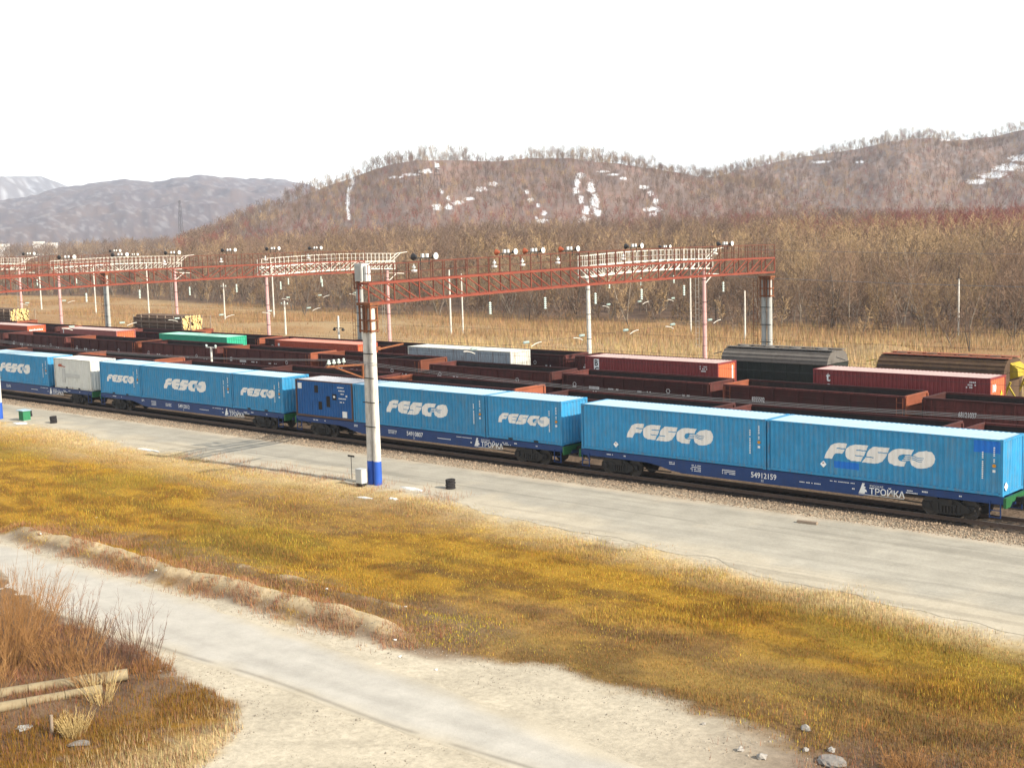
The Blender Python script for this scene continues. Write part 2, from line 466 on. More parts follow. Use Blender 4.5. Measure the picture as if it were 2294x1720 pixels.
def container_meshes(L, mat, roof, frame, flat_side=False, endm=None):
    key = (L, mat.name, roof.name, frame.name, flat_side, endm.name if endm else '')
    if key in _cmesh: return _cmesh[key]
    hx, hy = L / 2, CW / 2
    b = MB()
    # long sides
    for s in (-1, 1):
        xs = [-hx + .1] + (corr_breaks(-hx + .1, hx - .1) if not flat_side else [-hx / 2, 0, hx / 2]) + [hx - .1]
        v = []
        for x in xs:
            y = s * (hy - .012 - (corr(x) if not flat_side else .01))
            v += [(x, y, .15), (x, y, CH - .07)]
        b.add(v, [(2 * i, 2 * i + 2, 2 * i + 3, 2 * i + 1) for i in range(len(xs) - 1)])
    # ends
    b.cur = 1
    for s in (-1, 1):
        ys = [-hy + .1] + corr_breaks(-hy + .1, hy - .1) + [hy - .1]
        v = []
        for y in ys:
            x = s * (hx - .02 - corr(y) * 1.1)
            v += [(x, y, .15), (x, y, CH - .09)]
        b.add(v, [(2 * i, 2 * i + 2, 2 * i + 3, 2 * i + 1) for i in range(len(ys) - 1)])
    b.cur = 0
    b.box(-hx + .05, hx - .05, -hy + .05, hy - .05, .13, .16)
    walls = b.mesh('corrugated_walls', [mat, endm or mat])
    # roof sheet with shallow pressed ribs across
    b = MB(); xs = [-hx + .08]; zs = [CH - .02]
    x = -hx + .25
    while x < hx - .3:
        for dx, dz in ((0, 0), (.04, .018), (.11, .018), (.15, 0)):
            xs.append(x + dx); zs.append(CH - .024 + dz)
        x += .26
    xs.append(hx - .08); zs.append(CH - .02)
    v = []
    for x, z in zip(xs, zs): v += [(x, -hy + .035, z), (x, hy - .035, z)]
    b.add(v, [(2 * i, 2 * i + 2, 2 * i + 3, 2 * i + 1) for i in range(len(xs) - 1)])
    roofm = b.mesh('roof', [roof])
    # frame: corner posts, rails
    b = MB()
    for sx in (-1, 1):
        for sy in (-1, 1):
            x0, x1 = sorted((sx * (hx - .004), sx * (hx - .12)))
            y0, y1 = sorted((sy * (hy - .002), sy * (hy - .12)))
            b.box(x0, x1, y0, y1, .119, CH - .113)
        x0, x1 = sorted((sx * (hx - .004), sx * (hx - .1)))
        b.box(x0, x1, -hy + .125, hy - .125, .02, .15); b.box(x0, x1, -hy + .125, hy - .125, CH - .11, CH - .006)
    for sy in (-1, 1):
        y0, y1 = sorted((sy * (hy - .004), sy * (hy - .07)))
        b.box(-hx + .182, hx - .182, y0, y1, .02, .16)
        b.box(-hx + .182, hx - .182, y0, y1, CH - .075, CH - .004)
    framem = b.mesh('frame', [frame])
    b = MB()
    for sx in (-1, 1):
        for sy in (-1, 1):
            for z0, z1 in ((0, .118), (CH - .112, CH + .004)):
                x0, x1 = sorted((sx * hx, sx * (hx - .178)))
                y0, y1 = sorted((sy * hy, sy * (hy - .162)))
                b.box(x0, x1, y0, y1, z0, z1)
    castm = b.mesh('corner_castings', [frame])
    _cmesh[key] = (walls, roofm, framem, castm)
    return _cmesh[key]
def marks_mesh(L):
    """rows of small stencilled code marks near the right-hand end of the side, and one amber spot"""
    b = MB(); hx = L / 2; r_ = random.Random(3)
    y = -CW / 2 + .003
    for xc, z0, z1, st in ((hx - .95, .75, 2.0, .085), (hx - .42, 1.55, 2.25, .09)):
        z = z0
        while z < z1:
            if r_.random() < .85: b.box(xc - .03, xc + .03, y - .004, y + .03, z, z + .055)
            z += st
    b.cur = 1
    b.tube((hx - .42, y - .004, 1.38), (hx - .42, y + .03, 1.38), .085, n=12)
    b.cur = 0
    b.box(hx - .48, hx - .36, y - .004, y + .03, 1.08, 1.2)
    return b.mesh('stencil_marks', [M['mark'], M['yellow_mark']])
_marks = {}
pockets = {}
def container(x0, x1, yc, z, label, mat, roof, frame=None, logo=False, marks=True, group=None, flat_side=False, fork=False, endm=None):
    L = 12.192 if abs(x1 - x0) > 9 else 6.058
    frame = frame or (M['blue_frame'] if mat == M['blue'] else mat)
    r = empty('shipping_container', ((x0 + x1) / 2, yc, z), label, 'shipping container', group)
    w, rf, fr, ca = container_meshes(L, mat, roof, frame, flat_side, endm)
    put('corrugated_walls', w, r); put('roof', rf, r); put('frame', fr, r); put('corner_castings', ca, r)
    if logo: put('lettering', logo_mesh(L, mat), r)
    if marks:
        if L not in _marks: _marks[L] = marks_mesh(L)
        put('stencil_marks', _marks[L], r)
    if fork:
        if L not in pockets:
            b = MB()
            for s in (-1, 1): b.box(s * 1.02 - .18, s * 1.02 + .18, -CW / 2 + .0005, CW / 2 - .0005, .03, .145)
            pockets[L] = b.mesh('fork_pockets', [M['black']])
        put('fork_pockets', pockets[L], r)
    return r
def placard(parent, x, z, s=.17, end=False):
    b = MB()
    if end:
        b.prism([(x - s, z), (x, z - s), (x + s, z), (x, z + s)], 'x', 6.096 - .002, 6.096 + .012)
    else:
        b.prism([(x - s, z), (x, z - s), (x + s, z), (x, z + s)], 'y', -CW / 2 - .008, -CW / 2 + .04)
    o = b.build('hazard_placard', M['sign'], parent)
    if not end:
        c = MB()
        for k in range(-1, 2): c.box(x + k * .035 - .012, x + k * .035 + .012, -CW / 2 - .011, -CW / 2 - .008, z + .02, z + .09)
        c.build('placard_print', M['beam_rust'], o)
    return o

# ================================================================= FLAT WAGONS
def wheel_mesh():
    b = MB()
    b.lathe([(.05, -.1), (.12, -.09), (.13, -.06), (.40, -.05), (.41, -.065), (.475, -.065), (.475, .045), (.505, .05), (.505, .075), (.41, .075), (.40, .04), (.13, .055), (.12, .09), (.05, .1)], 22, axis='y', smooth=False)
    return b.mesh('wheel', [M['wheel']])
WHEEL = wheel_mesh()
def sideframe_mesh():
    b = MB()
    top = [(-1.28, .40), (-1.22, .66), (-.80, .66), (-.38, .90), (.38, .90), (.80, .66), (1.22, .66), (1.28, .40), (1.02, .36), (.86, .30), (.52, .16), (-.52, .16), (-.86, .30), (-1.02, .36)]
    b.prism(top, 'y', -.07, .07)
    for s in (-1, 1):
        b.tube((s * .925, -.15, .475), (s * .925, .1, .475), .15, n=12)
        b.tube((s * .925, -.17, .475), (s * .925, -.15, .475), .10, n=10)
        b.box(s * .52 - .06, s * .52 + .06, -.1, .085, .35, .7)
    for k in range(-2, 3):
        b.tube((k * .15, -.11, .27), (k * .15, -.11, .58), .06, n=8)
    b.box(-.42, .42, -.13, .1, .585, .66); b.box(-.42, .42, -.13, .1, .2, .265)
    return b.mesh('side_frame', [M['iron']])
SIDEF = sideframe_mesh()
def bolster_mesh():
    b = MB(); b.box(-.22, .22, -1.15, 1.15, .62, .9)
    for s in (-1, 1):
        b.tube((s * .925, -.72, .475), (s * .925, .72, .475), .08, n=8)
        b.box(s * .3 - .05, s * .3 + .05, -.9, .9, .25, .33)
    return b.mesh('bolster', [M['iron']])
BOLST = bolster_mesh()
def bogie(parent, x):
    g = empty('bogie', (x, 0, 0)); g.parent = parent
    for sx in (-1, 1):
        for sy in (-1, 1):
            put('wheel', WHEEL, g, (sx * .925, sy * .79, .475), 0 if sy < 0 else math.pi)
    put('side_frame', SIDEF, g, (0, -1.02, 0)); put('side_frame', SIDEF, g, (0, 1.02, 0), math.pi)
    put('bolster', BOLST, g)
    return g
def simple_bogie_mesh():
    b = MB()
    for sx in (-1, 1):
        for sy in (-1, 1):
            b.lathe([(.05, -.08), (.475, -.06), (.475, .06), (.05, .08)], 16, (sx * .925, sy * .79, .475), 'y', False)
        b.tube((sx * .925, -.9, .475), (sx * .925, .9, .475), .08)
    for sy in (-1, 1):
        b.prism([(-1.28, .40), (-1.22, .66), (-.80, .66), (-.38, .90), (.38, .90), (.80, .66), (1.22, .66), (1.28, .40), (.86, .30), (.52, .16), (-.52, .16), (-.86, .30)], 'y', sy * 1.02 - .07, sy * 1.02 + .07)
    b.box(-.22, .22, -1.0, 1.0, .62, .95)
    return b.mesh('bogie', [M['iron']])
SBOG = simple_bogie_mesh()
def coupler_mesh():
    b = MB()
    b.box(-.5, .12, -.1, .1, .95, 1.15)
    b.prism([(.1, -.2), (.34, -.24), (.42, -.1), (.30, -.02), (.36, .14), (.42, .2), (.30, .26), (.1, .2)], 'z', .87, 1.22)
    b.tube((.1, .35, .95), (.16, .45, .45), .03); b.tube((.16, .45, .45), (.42, .46, .34), .03)
    return b.mesh('coupler', [M['iron']])
COUP = coupler_mesh()
def sill_poly(L):
    h = L / 2
    def side(s): return [(s * (h - 4.6), .955), (s * (h - 5.4), .86), (s * (h - 6.3), .66), (s * (h - 6.9), .61)]
    p = [(-h, 1.30), (-h, .955)] + side(-1) + side(1)[::-1] + [(h, .955), (h, 1.30)]
    return p
WL = 24.55
def flatcar_proto(L, mat, rich=True):
    r = empty('container_flatcar', (0, 0, 0))
    b = MB()
    for s in (-1, 1):
        y0, y1 = sorted((s * 1.215, s * 1.19))
        b.prism(sill_poly(L), 'y', y0, y1)
        y0, y1 = sorted((s * 1.235, s * 1.06))
        b.box(-L / 2 + .01, L / 2 - .01, y0, y1, 1.275, 1.298)
        b.box(-L / 2 + 6.9, L / 2 - 6.9, y0, y1, .585, .61)
    b.box(-L / 2 + .02, L / 2 - .02, -.3, .3, .75, 1.2)
    x = -L / 2 + 1.0
    while x < L / 2 - .5:
        b.box(x - .06, x + .06, -1.185, -.3, 1.0, 1.27); b.box(x - .06, x + .06, .3, 1.185, 1.0, 1.27); x += 1.72
    b.build('underframe', mat, r)
    for s in (-1, 1):
        e = MB()
        x0, x1 = sorted((s * (L / 2 + .002), s * (L / 2 + .13)))
        e.prism([(-1.24, 1.27), (-1.24, .80), (-.72, .80), (-.5, 1.0), (.5, 1.0), (.72, .80), (1.24, .80), (1.24, 1.27)], 'x', x0, x1)
        e.build('end_beam', M['wagon_green'] if rich else mat, r)
        put('coupler', COUP, r, (s * (L / 2 + .3), 0, 0), 0 if s > 0 else math.pi)
        if rich:
            for sy in (-1, 1):
                l = MB()
                xa = s * (L / 2 - .12); xb = s * (L / 2 - .62)
                for xx in (xa, xb): l.box(min(xx - .022, xx + .022), max(xx - .022, xx + .022), sy * 1.25 - .02, sy * 1.25 + .02, .32, 1.1)
                for zz in (.34, .66): l.box(min(xa, xb), max(xa, xb), sy * 1.25 - .03, sy * 1.25 + .03, zz, zz + .03)
                l.build('step_ladder', mat, r)
            bogie(r, s * (L / 2 - 2.65))
        else:
            put('bogie', SBOG, r, (s * (L / 2 - 2.65), 0, 0))
    if rich:
        k = MB()
        k.tube((-2.2, -.1, .62), (-.9, -.1, .62), .26, n=14); k.tube((.4, .1, .7), (1.3, .1, .7), .17, n=12)
        k.box(3.2, 3.9, -.5, -.1, .42, .75)
        k.bar((-8, .25, .62), (8, .25, .62), .05); k.bar((-8.5, -.9, .5), (-6.2, -.9, .5), .06); k.bar((5.6, -.9, .62), (8.3, -.9, .52), .06)
        k.build('brake_gear', M['iron'], r)
    return r
FC = flatcar_proto(WL, M['wagon_blue'])
def wagon_marks(parent, seed):
    b = MB(); q = random.Random(seed); y = -1.2155
    def dash(x, z, n, h=.045, g=.075):
        for i in range(n):
            if q.random() < .9: b.box(x + i * g, x + i * g + g * .7, y - .004, y + .003, z, z + h)
    for k in range(4):
        dash(-6.1, 1.1 - k * .09, 5 if k < 2 else 0); dash(-4.7, 1.08 - k * .1, 9)
    for k in range(3): dash(-2.7, 1.02 - k * .09, 11)
    dash(1.9, .88, 16, .05); dash(3.6, 1.12, 18, .04); dash(4.8, .84, 3, .07); dash(8.4, 1.1, 4, .07); dash(-10.4, 1.12, 7, .06)
    dash(7.6, .98, 8, .05); dash(7.5, 1.08, 6, .05); dash(10.2, 1.1, 2, .06); dash(-9.2, 1.12, 2, .07)
    return b.build('stencil_marks', M['mark'], parent)
def wagon_emblem(parent, x):
    y0, y1 = -1.2195, -1.213
    e = MB()
    e.prism([(x, .70), (x + .30, .70), (x + .36, .80), (x + .44, .78), (x + .40, .90), (x + .30, .95), (x + .38, 1.02), (x + .26, 1.08), (x + .33, 1.2), (x + .20, 1.22), (x + .10, .95)], 'y', y0, y1)
    e.box(x, x + 2.35, y0, y1, .655, .675)
    e.build('emblem', M['mark'], parent)
    letters('lettering', 'ТРОЙКА', .42, parent, (x + .55, -1.2185, .72), M['mark'], bold=.006, gapx=1.06)
    letters('lettering', 'РУССКАЯ', .15, parent, (x + .58, -1.2185, 1.06), M['mark'])
XA = -23.019                                    # right end of the nearest wagon's load
GAP = 1.463
LOAD = 12.192 * 2 + .08
CZ0 = 13.89 - 12.573                            # container floor height
loads = []
wag = [(XA, '54912159', 'deep blue flat wagon numbered 54912159 under the two nearest long light blue containers'),
       (XA - LOAD - GAP, '54910807', 'deep blue flat wagon numbered 54910807 passing behind the big twin concrete post'),
       (XA - 2 * (LOAD + GAP), '54912012', 'deep blue flat wagon carrying a short, a long and another short light blue container'),
       (XA - 3 * (LOAD + GAP), '', 'deep blue flat wagon under the short white container')]
for i, (xr, num, lab) in enumerate(wag):
    xc = xr - LOAD / 2
    o = FC if i == 0 else copy_tree(FC)
    o.location = (xc, T[0], 0)
    tag(o, lab, 'flat wagon', 'deep blue flat wagons of the container train')
for i, (xr, num, lab) in enumerate(wag):
    o = [q for q in bpy.data.objects if q.get('label') == lab][0]
    if i == 0: _kid_cache.clear()
    wagon_marks(o, 5 + i); wagon_emblem(o, 5.15)
    if num: letters('wagon_number', num, .40, o, (-.95, -1.2185, .84), M['mark'], bold=.004, gapx=.95); letters('wagon_number', '22', .17, o, (-.35, -1.2185, .66), M['mark'])
y0 = T[0]
blue = dict(mat=M['blue'], roof=M['blue_roof'], logo=True)
bg_ = 'light blue containers with slanted white lettering'
A = XA; B_ = wag[1][0]; C_ = wag[2][0]; D_ = wag[3][0]
c = container(A - 12.192, A, y0, CZ0, 'long light blue container with bright blue repainted patches, at the right end of the train', group=bg_, **blue)
placard(c, -2.9, .62); placard(c, -.85, .42, .2, end=True)
for q in ([(-2.35, .50), (-1.0, .50), (-1.0, .84), (-2.35, .84)], [(4.7, 1.95), (5.96, 1.95), (5.96, 2.5), (4.7, 2.5)]):
    put('repainted_patch', corrugated_paint([(0, q)], .003, q[0][0], q[1][0], 'repainted_patch', [M['patch_blue']]), c)
c = container(A - 24.464, A - 12.272, y0, CZ0, 'long light blue container left of the repainted one, white diamond placard at its lower left', group=bg_, **blue)
placard(c, -3.6, .45)
container(B_ - 6.058, B_, y0, CZ0, 'short light blue container at the gap before the two nearest long ones', group=bg_, fork=True, **blue)
container(B_ - 18.33, B_ - 6.138, y0, CZ0, 'long light blue container partly hidden by the big twin concrete post', group=bg_, **blue)
c = container(B_ - 24.464, B_ - 18.406, y0, CZ0, 'short dark blue container with rusty frame and grey roof beside the twin concrete post', M['navy'], M['grey_roof'], M['navy_frame'], marks=False, flat_side=False)
b = MB(); y = -CW / 2 + .003
b.box(-2.75, -2.35, y - .004, y + .04, 1.95, 2.35); b.box(1.95, 2.4, y - .004, y + .04, .2, .62)
q = random.Random(4)
for z in (2.2, 1.98, 1.77, 1.45, 1.2):
    for k in range(8):
        if q.random() < .7: b.box(1.5 + k * .11, 1.57 + k * .11, y - .004, y + .04, z, z + .07)
b.box(1.05, 1.25, y - .004, y + .04, 1.5, 1.64); b.box(2.35, 2.47, y - .004, y + .04, 1.62, 1.74)
b.build('stencil_marks', M['mark'], c)
for x, z, w, h in ((-.95, 1.75, .4, .5), (.3, .82, .36, .75), (-.55, .6, .36, .55), (.95, 1.35, .36, .4)):
    b = MB(); b.box(x, x + w, y - .002, y + .035, z, z + h); b.build('tarred_patch', M['floor_coal'], c)
container(C_ - 6.058, C_, y0, CZ0, 'short light blue container with lit end, left beside the dark blue one', group=bg_, fork=True, **blue)
container(C_ - 18.33, C_ - 6.138, y0, CZ0, 'long light blue container between two short light blue ones', group=bg_, **blue)
container(C_ - 24.464, C_ - 18.406, y0, CZ0, 'short light blue container standing to the right of the white container', group=bg_, fork=True, **blue)
c = container(D_ - 6.058, D_, y0, CZ0, 'short white container with a small red mark and light grey ribs', M['white'], M['white'], M['cream'], marks=False, fork=True)
b = MB(); b.prism([(-2.3, 1.98), (-2.15, 2.1), (-2.0, 2.08), (-1.75, 2.12), (-1.72, 1.98), (-1.5, 1.95), (-1.5, 1.88), (-2.25, 1.88)], 'y', y - .004, y + .03)
b.box(-1.45, -1.1, y - .004, y + .03, 1.86, 1.92); b.build('red_mark', M['red'], c)
b = MB(); b.box(-1.7, -1.25, y - .003, y + .03, .5, 1.7); b.box(-1.2, 1.2, y - .003, y + .03, 1.0, 1.3); b.build('dull_panel', M['panel'], c)
container(D_ - 7.108 - 12.192, D_ - 7.108, y0, CZ0, 'long light blue container left of the short white one, running out of the picture', group=bg_, **blue)

# third row: mixed containers on low flat wagons
FL = flatcar_proto(19.0, M['wagon_brown'], rich=False)
row = [(-32.3, M['maroon'], M['maroon_roof'], 'maroon container with white letters, in front of the rusty brown hopper wagon'),
       (-52.1, M['maroon'], M['maroon_roof'], 'maroon container with black and white BC panel, beside the dark hopper wagon'),
       (-72.1, M['paleblue'], M['cream'], 'rust streaked grey and cream container behind the open wagons'),
       (-90.9, M['red'], M['red_roof'], 'orange red container with salmon roof, half hidden by the big twin post'),
       (-110.9, M['green'], M['green_roof'], 'jade green container with pale roof'),
       (-131.6, M['pinkish'], M['maroon_roof'], 'faded pink container in front of the log wagon'),
       (-151.7, M['red'], M['maroon_roof'], 'brick red container with bright orange end, farthest of its row')]
for i, (xr, mt, rf, lab) in enumerate(row):
    o = FL if i == 0 else copy_tree(FL)
    o.location = (xr - 6.1, T[4], 0)
    tag(o, 'low brown flat wagon carrying the ' + lab.split(',')[0].split(' behind')[0].split(' in front')[0], 'flat wagon', 'low brown flat wagons under the mixed containers')
    zc = CZ0 + (.12 if i < 3 else 0.0)
    c = container(xr - 12.192, xr, T[4], 1.302 if zc < 1.4 else 1.302, lab, mt, rf, marks=False, frame=(M['cream'] if i == 2 else None), endm={0: M['sunlit_orange_end'], 1: M['sunlit_orange_end'], 2: M['cream'], 3: M['sunlit_orange_end'], 5: M['sunlit_orange_end'], 6: M['sunlit_orange_end']}.get(i))
    c.location.z = 1.302
    c.scale.z = 1.05 if i < 3 else 1.0
    yy = -CW / 2 - .003
    if i in (0, 1):
        b = MB(); q = random.Random(i)
        for z in (2.25, 2.1, 1.95):
            for k in range(6):
                if q.random() < .75: b.box(4.55 + k * .11, 4.63 + k * .11, yy - .004, yy + .004, z, z + .09)
        b.build('stencil_marks', M['mark'], c)
    if i == 0:
        letters('lettering', 't', .85, c, (-5.1, yy - .003, 1.86), M['mark'], bold=.02)
        letters('lettering', 'e', .85, c, (-5.13, yy - .003, 1.28), M['mark'], bold=.02)
        letters('lettering', 'x', .85, c, (-5.13, yy - .003, .7), M['mark'], bold=.02)
        letters('lettering', '10', .62, c, (6.1, -.95, 1.75), M['mark'], 'end', bold=.02)
        b = MB(); b.box(4.6, 5.15, yy - .004, yy + .004, 1.25, 1.52); b.prism([(.35, 1.45), (.7, 1.45), (.52, 1.75)], 'x', 6.09, 6.1); b.build('yellow_patch', M['lemon'], c)
    if i == 1:
        b = MB(); b.box(-5.22, -4.72, yy - .003, yy + .003, 1.32, 2.42); b.build('letter_panel', M['sign'], c)
        letters('lettering', 'B', .62, c, (-5.17, yy - .007, 1.93), M['black'], bold=.015)
        letters('lettering', 'C', .62, c, (-5.17, yy - .007, 1.39), M['black'], bold=.015)
        b = MB(); b.box(6.09, 6.1, .62, .76, .4, 2.3); b.build('white_bar', M['sign'], c)
    if i == 3:
        b = MB(); b.box(-5.6, -5.35, yy - .004, yy + .004, 2.05, 2.3); b.box(6.09, 6.1, .3, .55, 2.0, 2.25); b.box(6.09, 6.1, -.6, -.35, 2.0, 2.25); b.build('white_mark', M['mark'], c)
    if i == 5:
        letters('lettering', 'tex', .62, c, (6.1, -1.0, 1.6), M['mark'], 'end', bold=.02)
        b = MB(); b.box(-5.5, -5.3, yy - .004, yy + .004, .9, 2.4); b.build('white_bar', M['mark'], c)
    if i == 6:
        b = MB(); q = random.Random(9)
        for k in range(9): b.box(6.09, 6.1, -.95 + k * .2, -.81 + k * .2, 1.95, 2.1 + .08 * q.random())
        b.box(6.09, 6.1, -.1, .1, 1.0, 1.6); b.build('stencil_marks', M['mark'], c)

# ================================================================= OPEN WAGONS
def gondola_proto(top, side, endm, name='open_wagon'):
    r = empty(name, (0, 0, 0))
    hx, hy = 6.35, 1.5
    xs = [-hx + .065 + i * (2 * hx - .13) / 7 for i in range(8)]
    for s in (-1, 1):
        b = MB()
        y0, y1 = sorted((s * hy, s * (hy - .02)))
        b.box(-hx, hx, y0, y1, 1.2, top - .12)
        for i, x in enumerate(xs):
            y2, y3 = sorted((s * hy, s * (hy + .075)))
            b.box(x - .065, x + .065, y2, y3, 1.0, top - .12)
        for a, c_ in zip(xs[:-1], xs[1:]):
            for z in (1.75, 2.3, 2.85):
                y2, y3 = sorted((s * hy, s * (hy + .025)))
                if z < top - .3: b.box(a + .2, c_ - .2, y2, y3, z - .035, z + .035)
        b.build('side_wall', side, r)
        t_ = MB(); y2, y3 = sorted((s * (hy - .03), s * (hy + .08)))
        t_.box(-hx - .05, hx + .05, y2, y3, top - .12, top); t_.build('top_rail', side, r)
        n = MB(); y2, y3 = sorted((s * (hy - .02), s * (hy - .035)))
        n.box(-hx + .04, hx - .04, y2, y3, 1.27, top - .12); n.build('inner_lining', M['coal'], r)
    for s in (-1, 1):
        b = MB()
        x0, x1 = sorted((s * hx, s * (hx + .04)))
        b.box(x0, x1, -hy + .03, hy - .03, 1.2, top - .12)
        for z in (1.5, 2.2, 2.8):
            x2, x3 = sorted((s * (hx + .04), s * (hx + .1)))
            b.box(x2, x3, -hy + .2, hy - .2, z - .07, z + .07)
        for yy in (-hy + .05, hy - .05):
            x2, x3 = sorted((s * (hx + .04), s * (hx + .12)))
            b.box(x2, x3, yy - .08, yy + .08, .95, top - .12)
        x2, x3 = sorted((s * (hx - .04), s * (hx + .1)))
        b.box(x2, x3, -hy + .03, hy - .03, top - .119, top - .002)
        b.build('end_wall', endm, r)
        put('bogie', SBOG, r, (s * 4.33, 0, 0))
        put('coupler', COUP, r, (s * (hx + .35), 0, 0), 0 if s > 0 else math.pi)
    b = MB(); b.box(-hx, hx, -hy + .04, hy - .04, 1.2, 1.26); b.build('floor', M['floor_coal'], r)
    b = MB(); b.box(-hx - .1, hx + .1, -.35, .35, .85, 1.18)
    for x in xs: b.box(x - .07, x + .07, -1.45, 1.45, .98, 1.19)
    b.build('underframe', side, r)
    for s in (-1, 1):
        b = MB(); xa = s * (hx - .28)
        for dx in (-.2, .2): b.box(xa + dx - .02, xa + dx + .02, -hy - .12, -hy - .085, 1.0, top - .15)
        for k in range(6): b.box(xa - .2, xa + .2, -hy - .12, -hy - .09, 1.15 + k * .36, 1.18 + k * .36)
        b.build('side_ladder', endm, r)
    return r
def gondola_marks(parent, seed):
    b = MB(); q = random.Random(seed); y = -1.5
    def dash(x, z, n, h=.1):
        for i in range(n):
            if q.random() < .85: b.box(x + i * .12, x + i * .12 + .08, y - .006, y + .002, z, z + h)
    dash(-3.95, 2.36, 8, .2); dash(-2.2, 2.4, 4); dash(-1.5, 2.4, 2); dash(.4, 2.38, 3); dash(1.2, 2.4, 4, .08); dash(4.2, 2.35, 5); dash(-5.6, 2.4, 4, .12); dash(-3.6, 2.15, 3, .1)
    for x in (-5.3, 3.0):
        for k in range(8):
            t = k * math.pi / 4
            b.box(x + .14 * math.cos(t) - .03, x + .14 * math.cos(t) + .03, y - .006, y + .002, 2.62 + .14 * math.sin(t) - .03, 2.62 + .14 * math.sin(t) + .03)
    return b.mesh('stencil_marks', [M['mark']])
GM = [gondola_marks(None, 20 + i) for i in range(3)]
GP = {(hi, o): gondola_proto(3.64 if hi else 3.38, M['wagon_brown'], M['wagon_orange'] if o else M['wagon_brown']) for hi in (0, 1) for o in (0, 1)}
for k, g in GP.items(): g['used'] = False
def gondola(x, y, hi, orange, label, group, marks=True, number=None):
    g = GP[(hi, orange)]
    if not g['used']:
        g['used'] = True
        _kid_cache[g.name] = list(g.children)
        o = g
    else: o = copy_tree(g)
    o.location = (x, y, 0)
    tag(o, label, 'open wagon', group)
    if number: letters('wagon_number', number, .44, o, (-4.25, -1.512, 2.36), M['mark'], bold=.008, gapx=.62)
    elif marks: put('stencil_marks', random.choice(GM), o)
    return o
near = {0: 'brown open wagon in the first row, behind the nearest long light blue container',
 1: 'brown open wagon in the first row, behind the joint of the two nearest long containers',
 2: 'brown open wagon in the first row, behind the gap in the container train',
 3: 'orange ended tall open wagon in the first row, right of the big twin concrete post',
 4: 'tall open wagon in the first row, directly left of the twin concrete post',
 5: 'open wagon in the first row, behind the lit short light blue container',
 6: 'open wagon in the first row, behind the middle long light blue container',
 7: 'open wagon in the first row, showing over the white container',
 8: 'open wagon in the first row, behind the leftmost long light blue container',
 9: 'open wagon in the first row, at the left edge'}
g1, g2, g3 = 'open wagons in the row behind the container train', 'open wagons in the second row', 'dark open wagons beyond the mixed containers'
H1 = [0, 0, 0, 1, 1, 0, 1, 0, 0, 0]; O1 = [0, 0, 0, 1, 0, 0, 1, 0, 1, 0]
for k in range(10):
    xl = -27.2 - 13.92 * k - (.9 if k >= 3 else 0)
    gondola(xl + 6.35, T[1], H1[k], O1[k], near[k], g1)
sec = {0: 'red brown open wagon with the white number 68121037',
 1: 'red brown open wagon in front of the maroon container with white letters',
 2: 'dark brown open wagon in front of the BC panelled maroon container',
 3: 'dark low open wagon in front of the rust streaked cream container',
 4: 'orange ended tall open wagon right behind the twin concrete post',
 5: 'maroon open wagon in front of the orange red container',
 6: 'dark brown open wagon in front of the jade green container',
 7: 'maroon open wagon between the green and the faded pink container',
 8: 'maroon open wagon in front of the faded pink container',
 9: 'brown open wagon in the second row, running out at the left edge'}
H2 = [0, 0, 0, 0, 1, 1, 1, 1, 1, 1]; O2 = [0, 1, 0, 0, 1, 1, 0, 1, 0, 0]
for k in range(10):
    xl = -34.0 - 13.92 * k
    gondola(xl + 6.35, T[3], H2[k], O2[k], sec[k], g2, number={0: '68121037', 1: '8355502'}.get(k))
thr = {0: 'dark open wagon between the maroon BC container and the cream one', 1: 'dark open wagon behind the rust streaked cream container',
 2: 'dark open wagon behind the twin concrete post', 3: 'dark open wagon behind the orange red container', 4: 'open wagon with a small orange end beside the jade green container',
 5: 'dark open wagon behind the jade green container', 6: 'dark open wagon between the faded pink and brick red containers', 7: 'dark open wagon behind the brick red container'}
for k in range(8):
    xl = -69.3 - 13.92 * k
    gondola(xl + 6.35, T[5], 0 if k else 0, 1 if k in (4, 6) else 0, thr[k], g3)

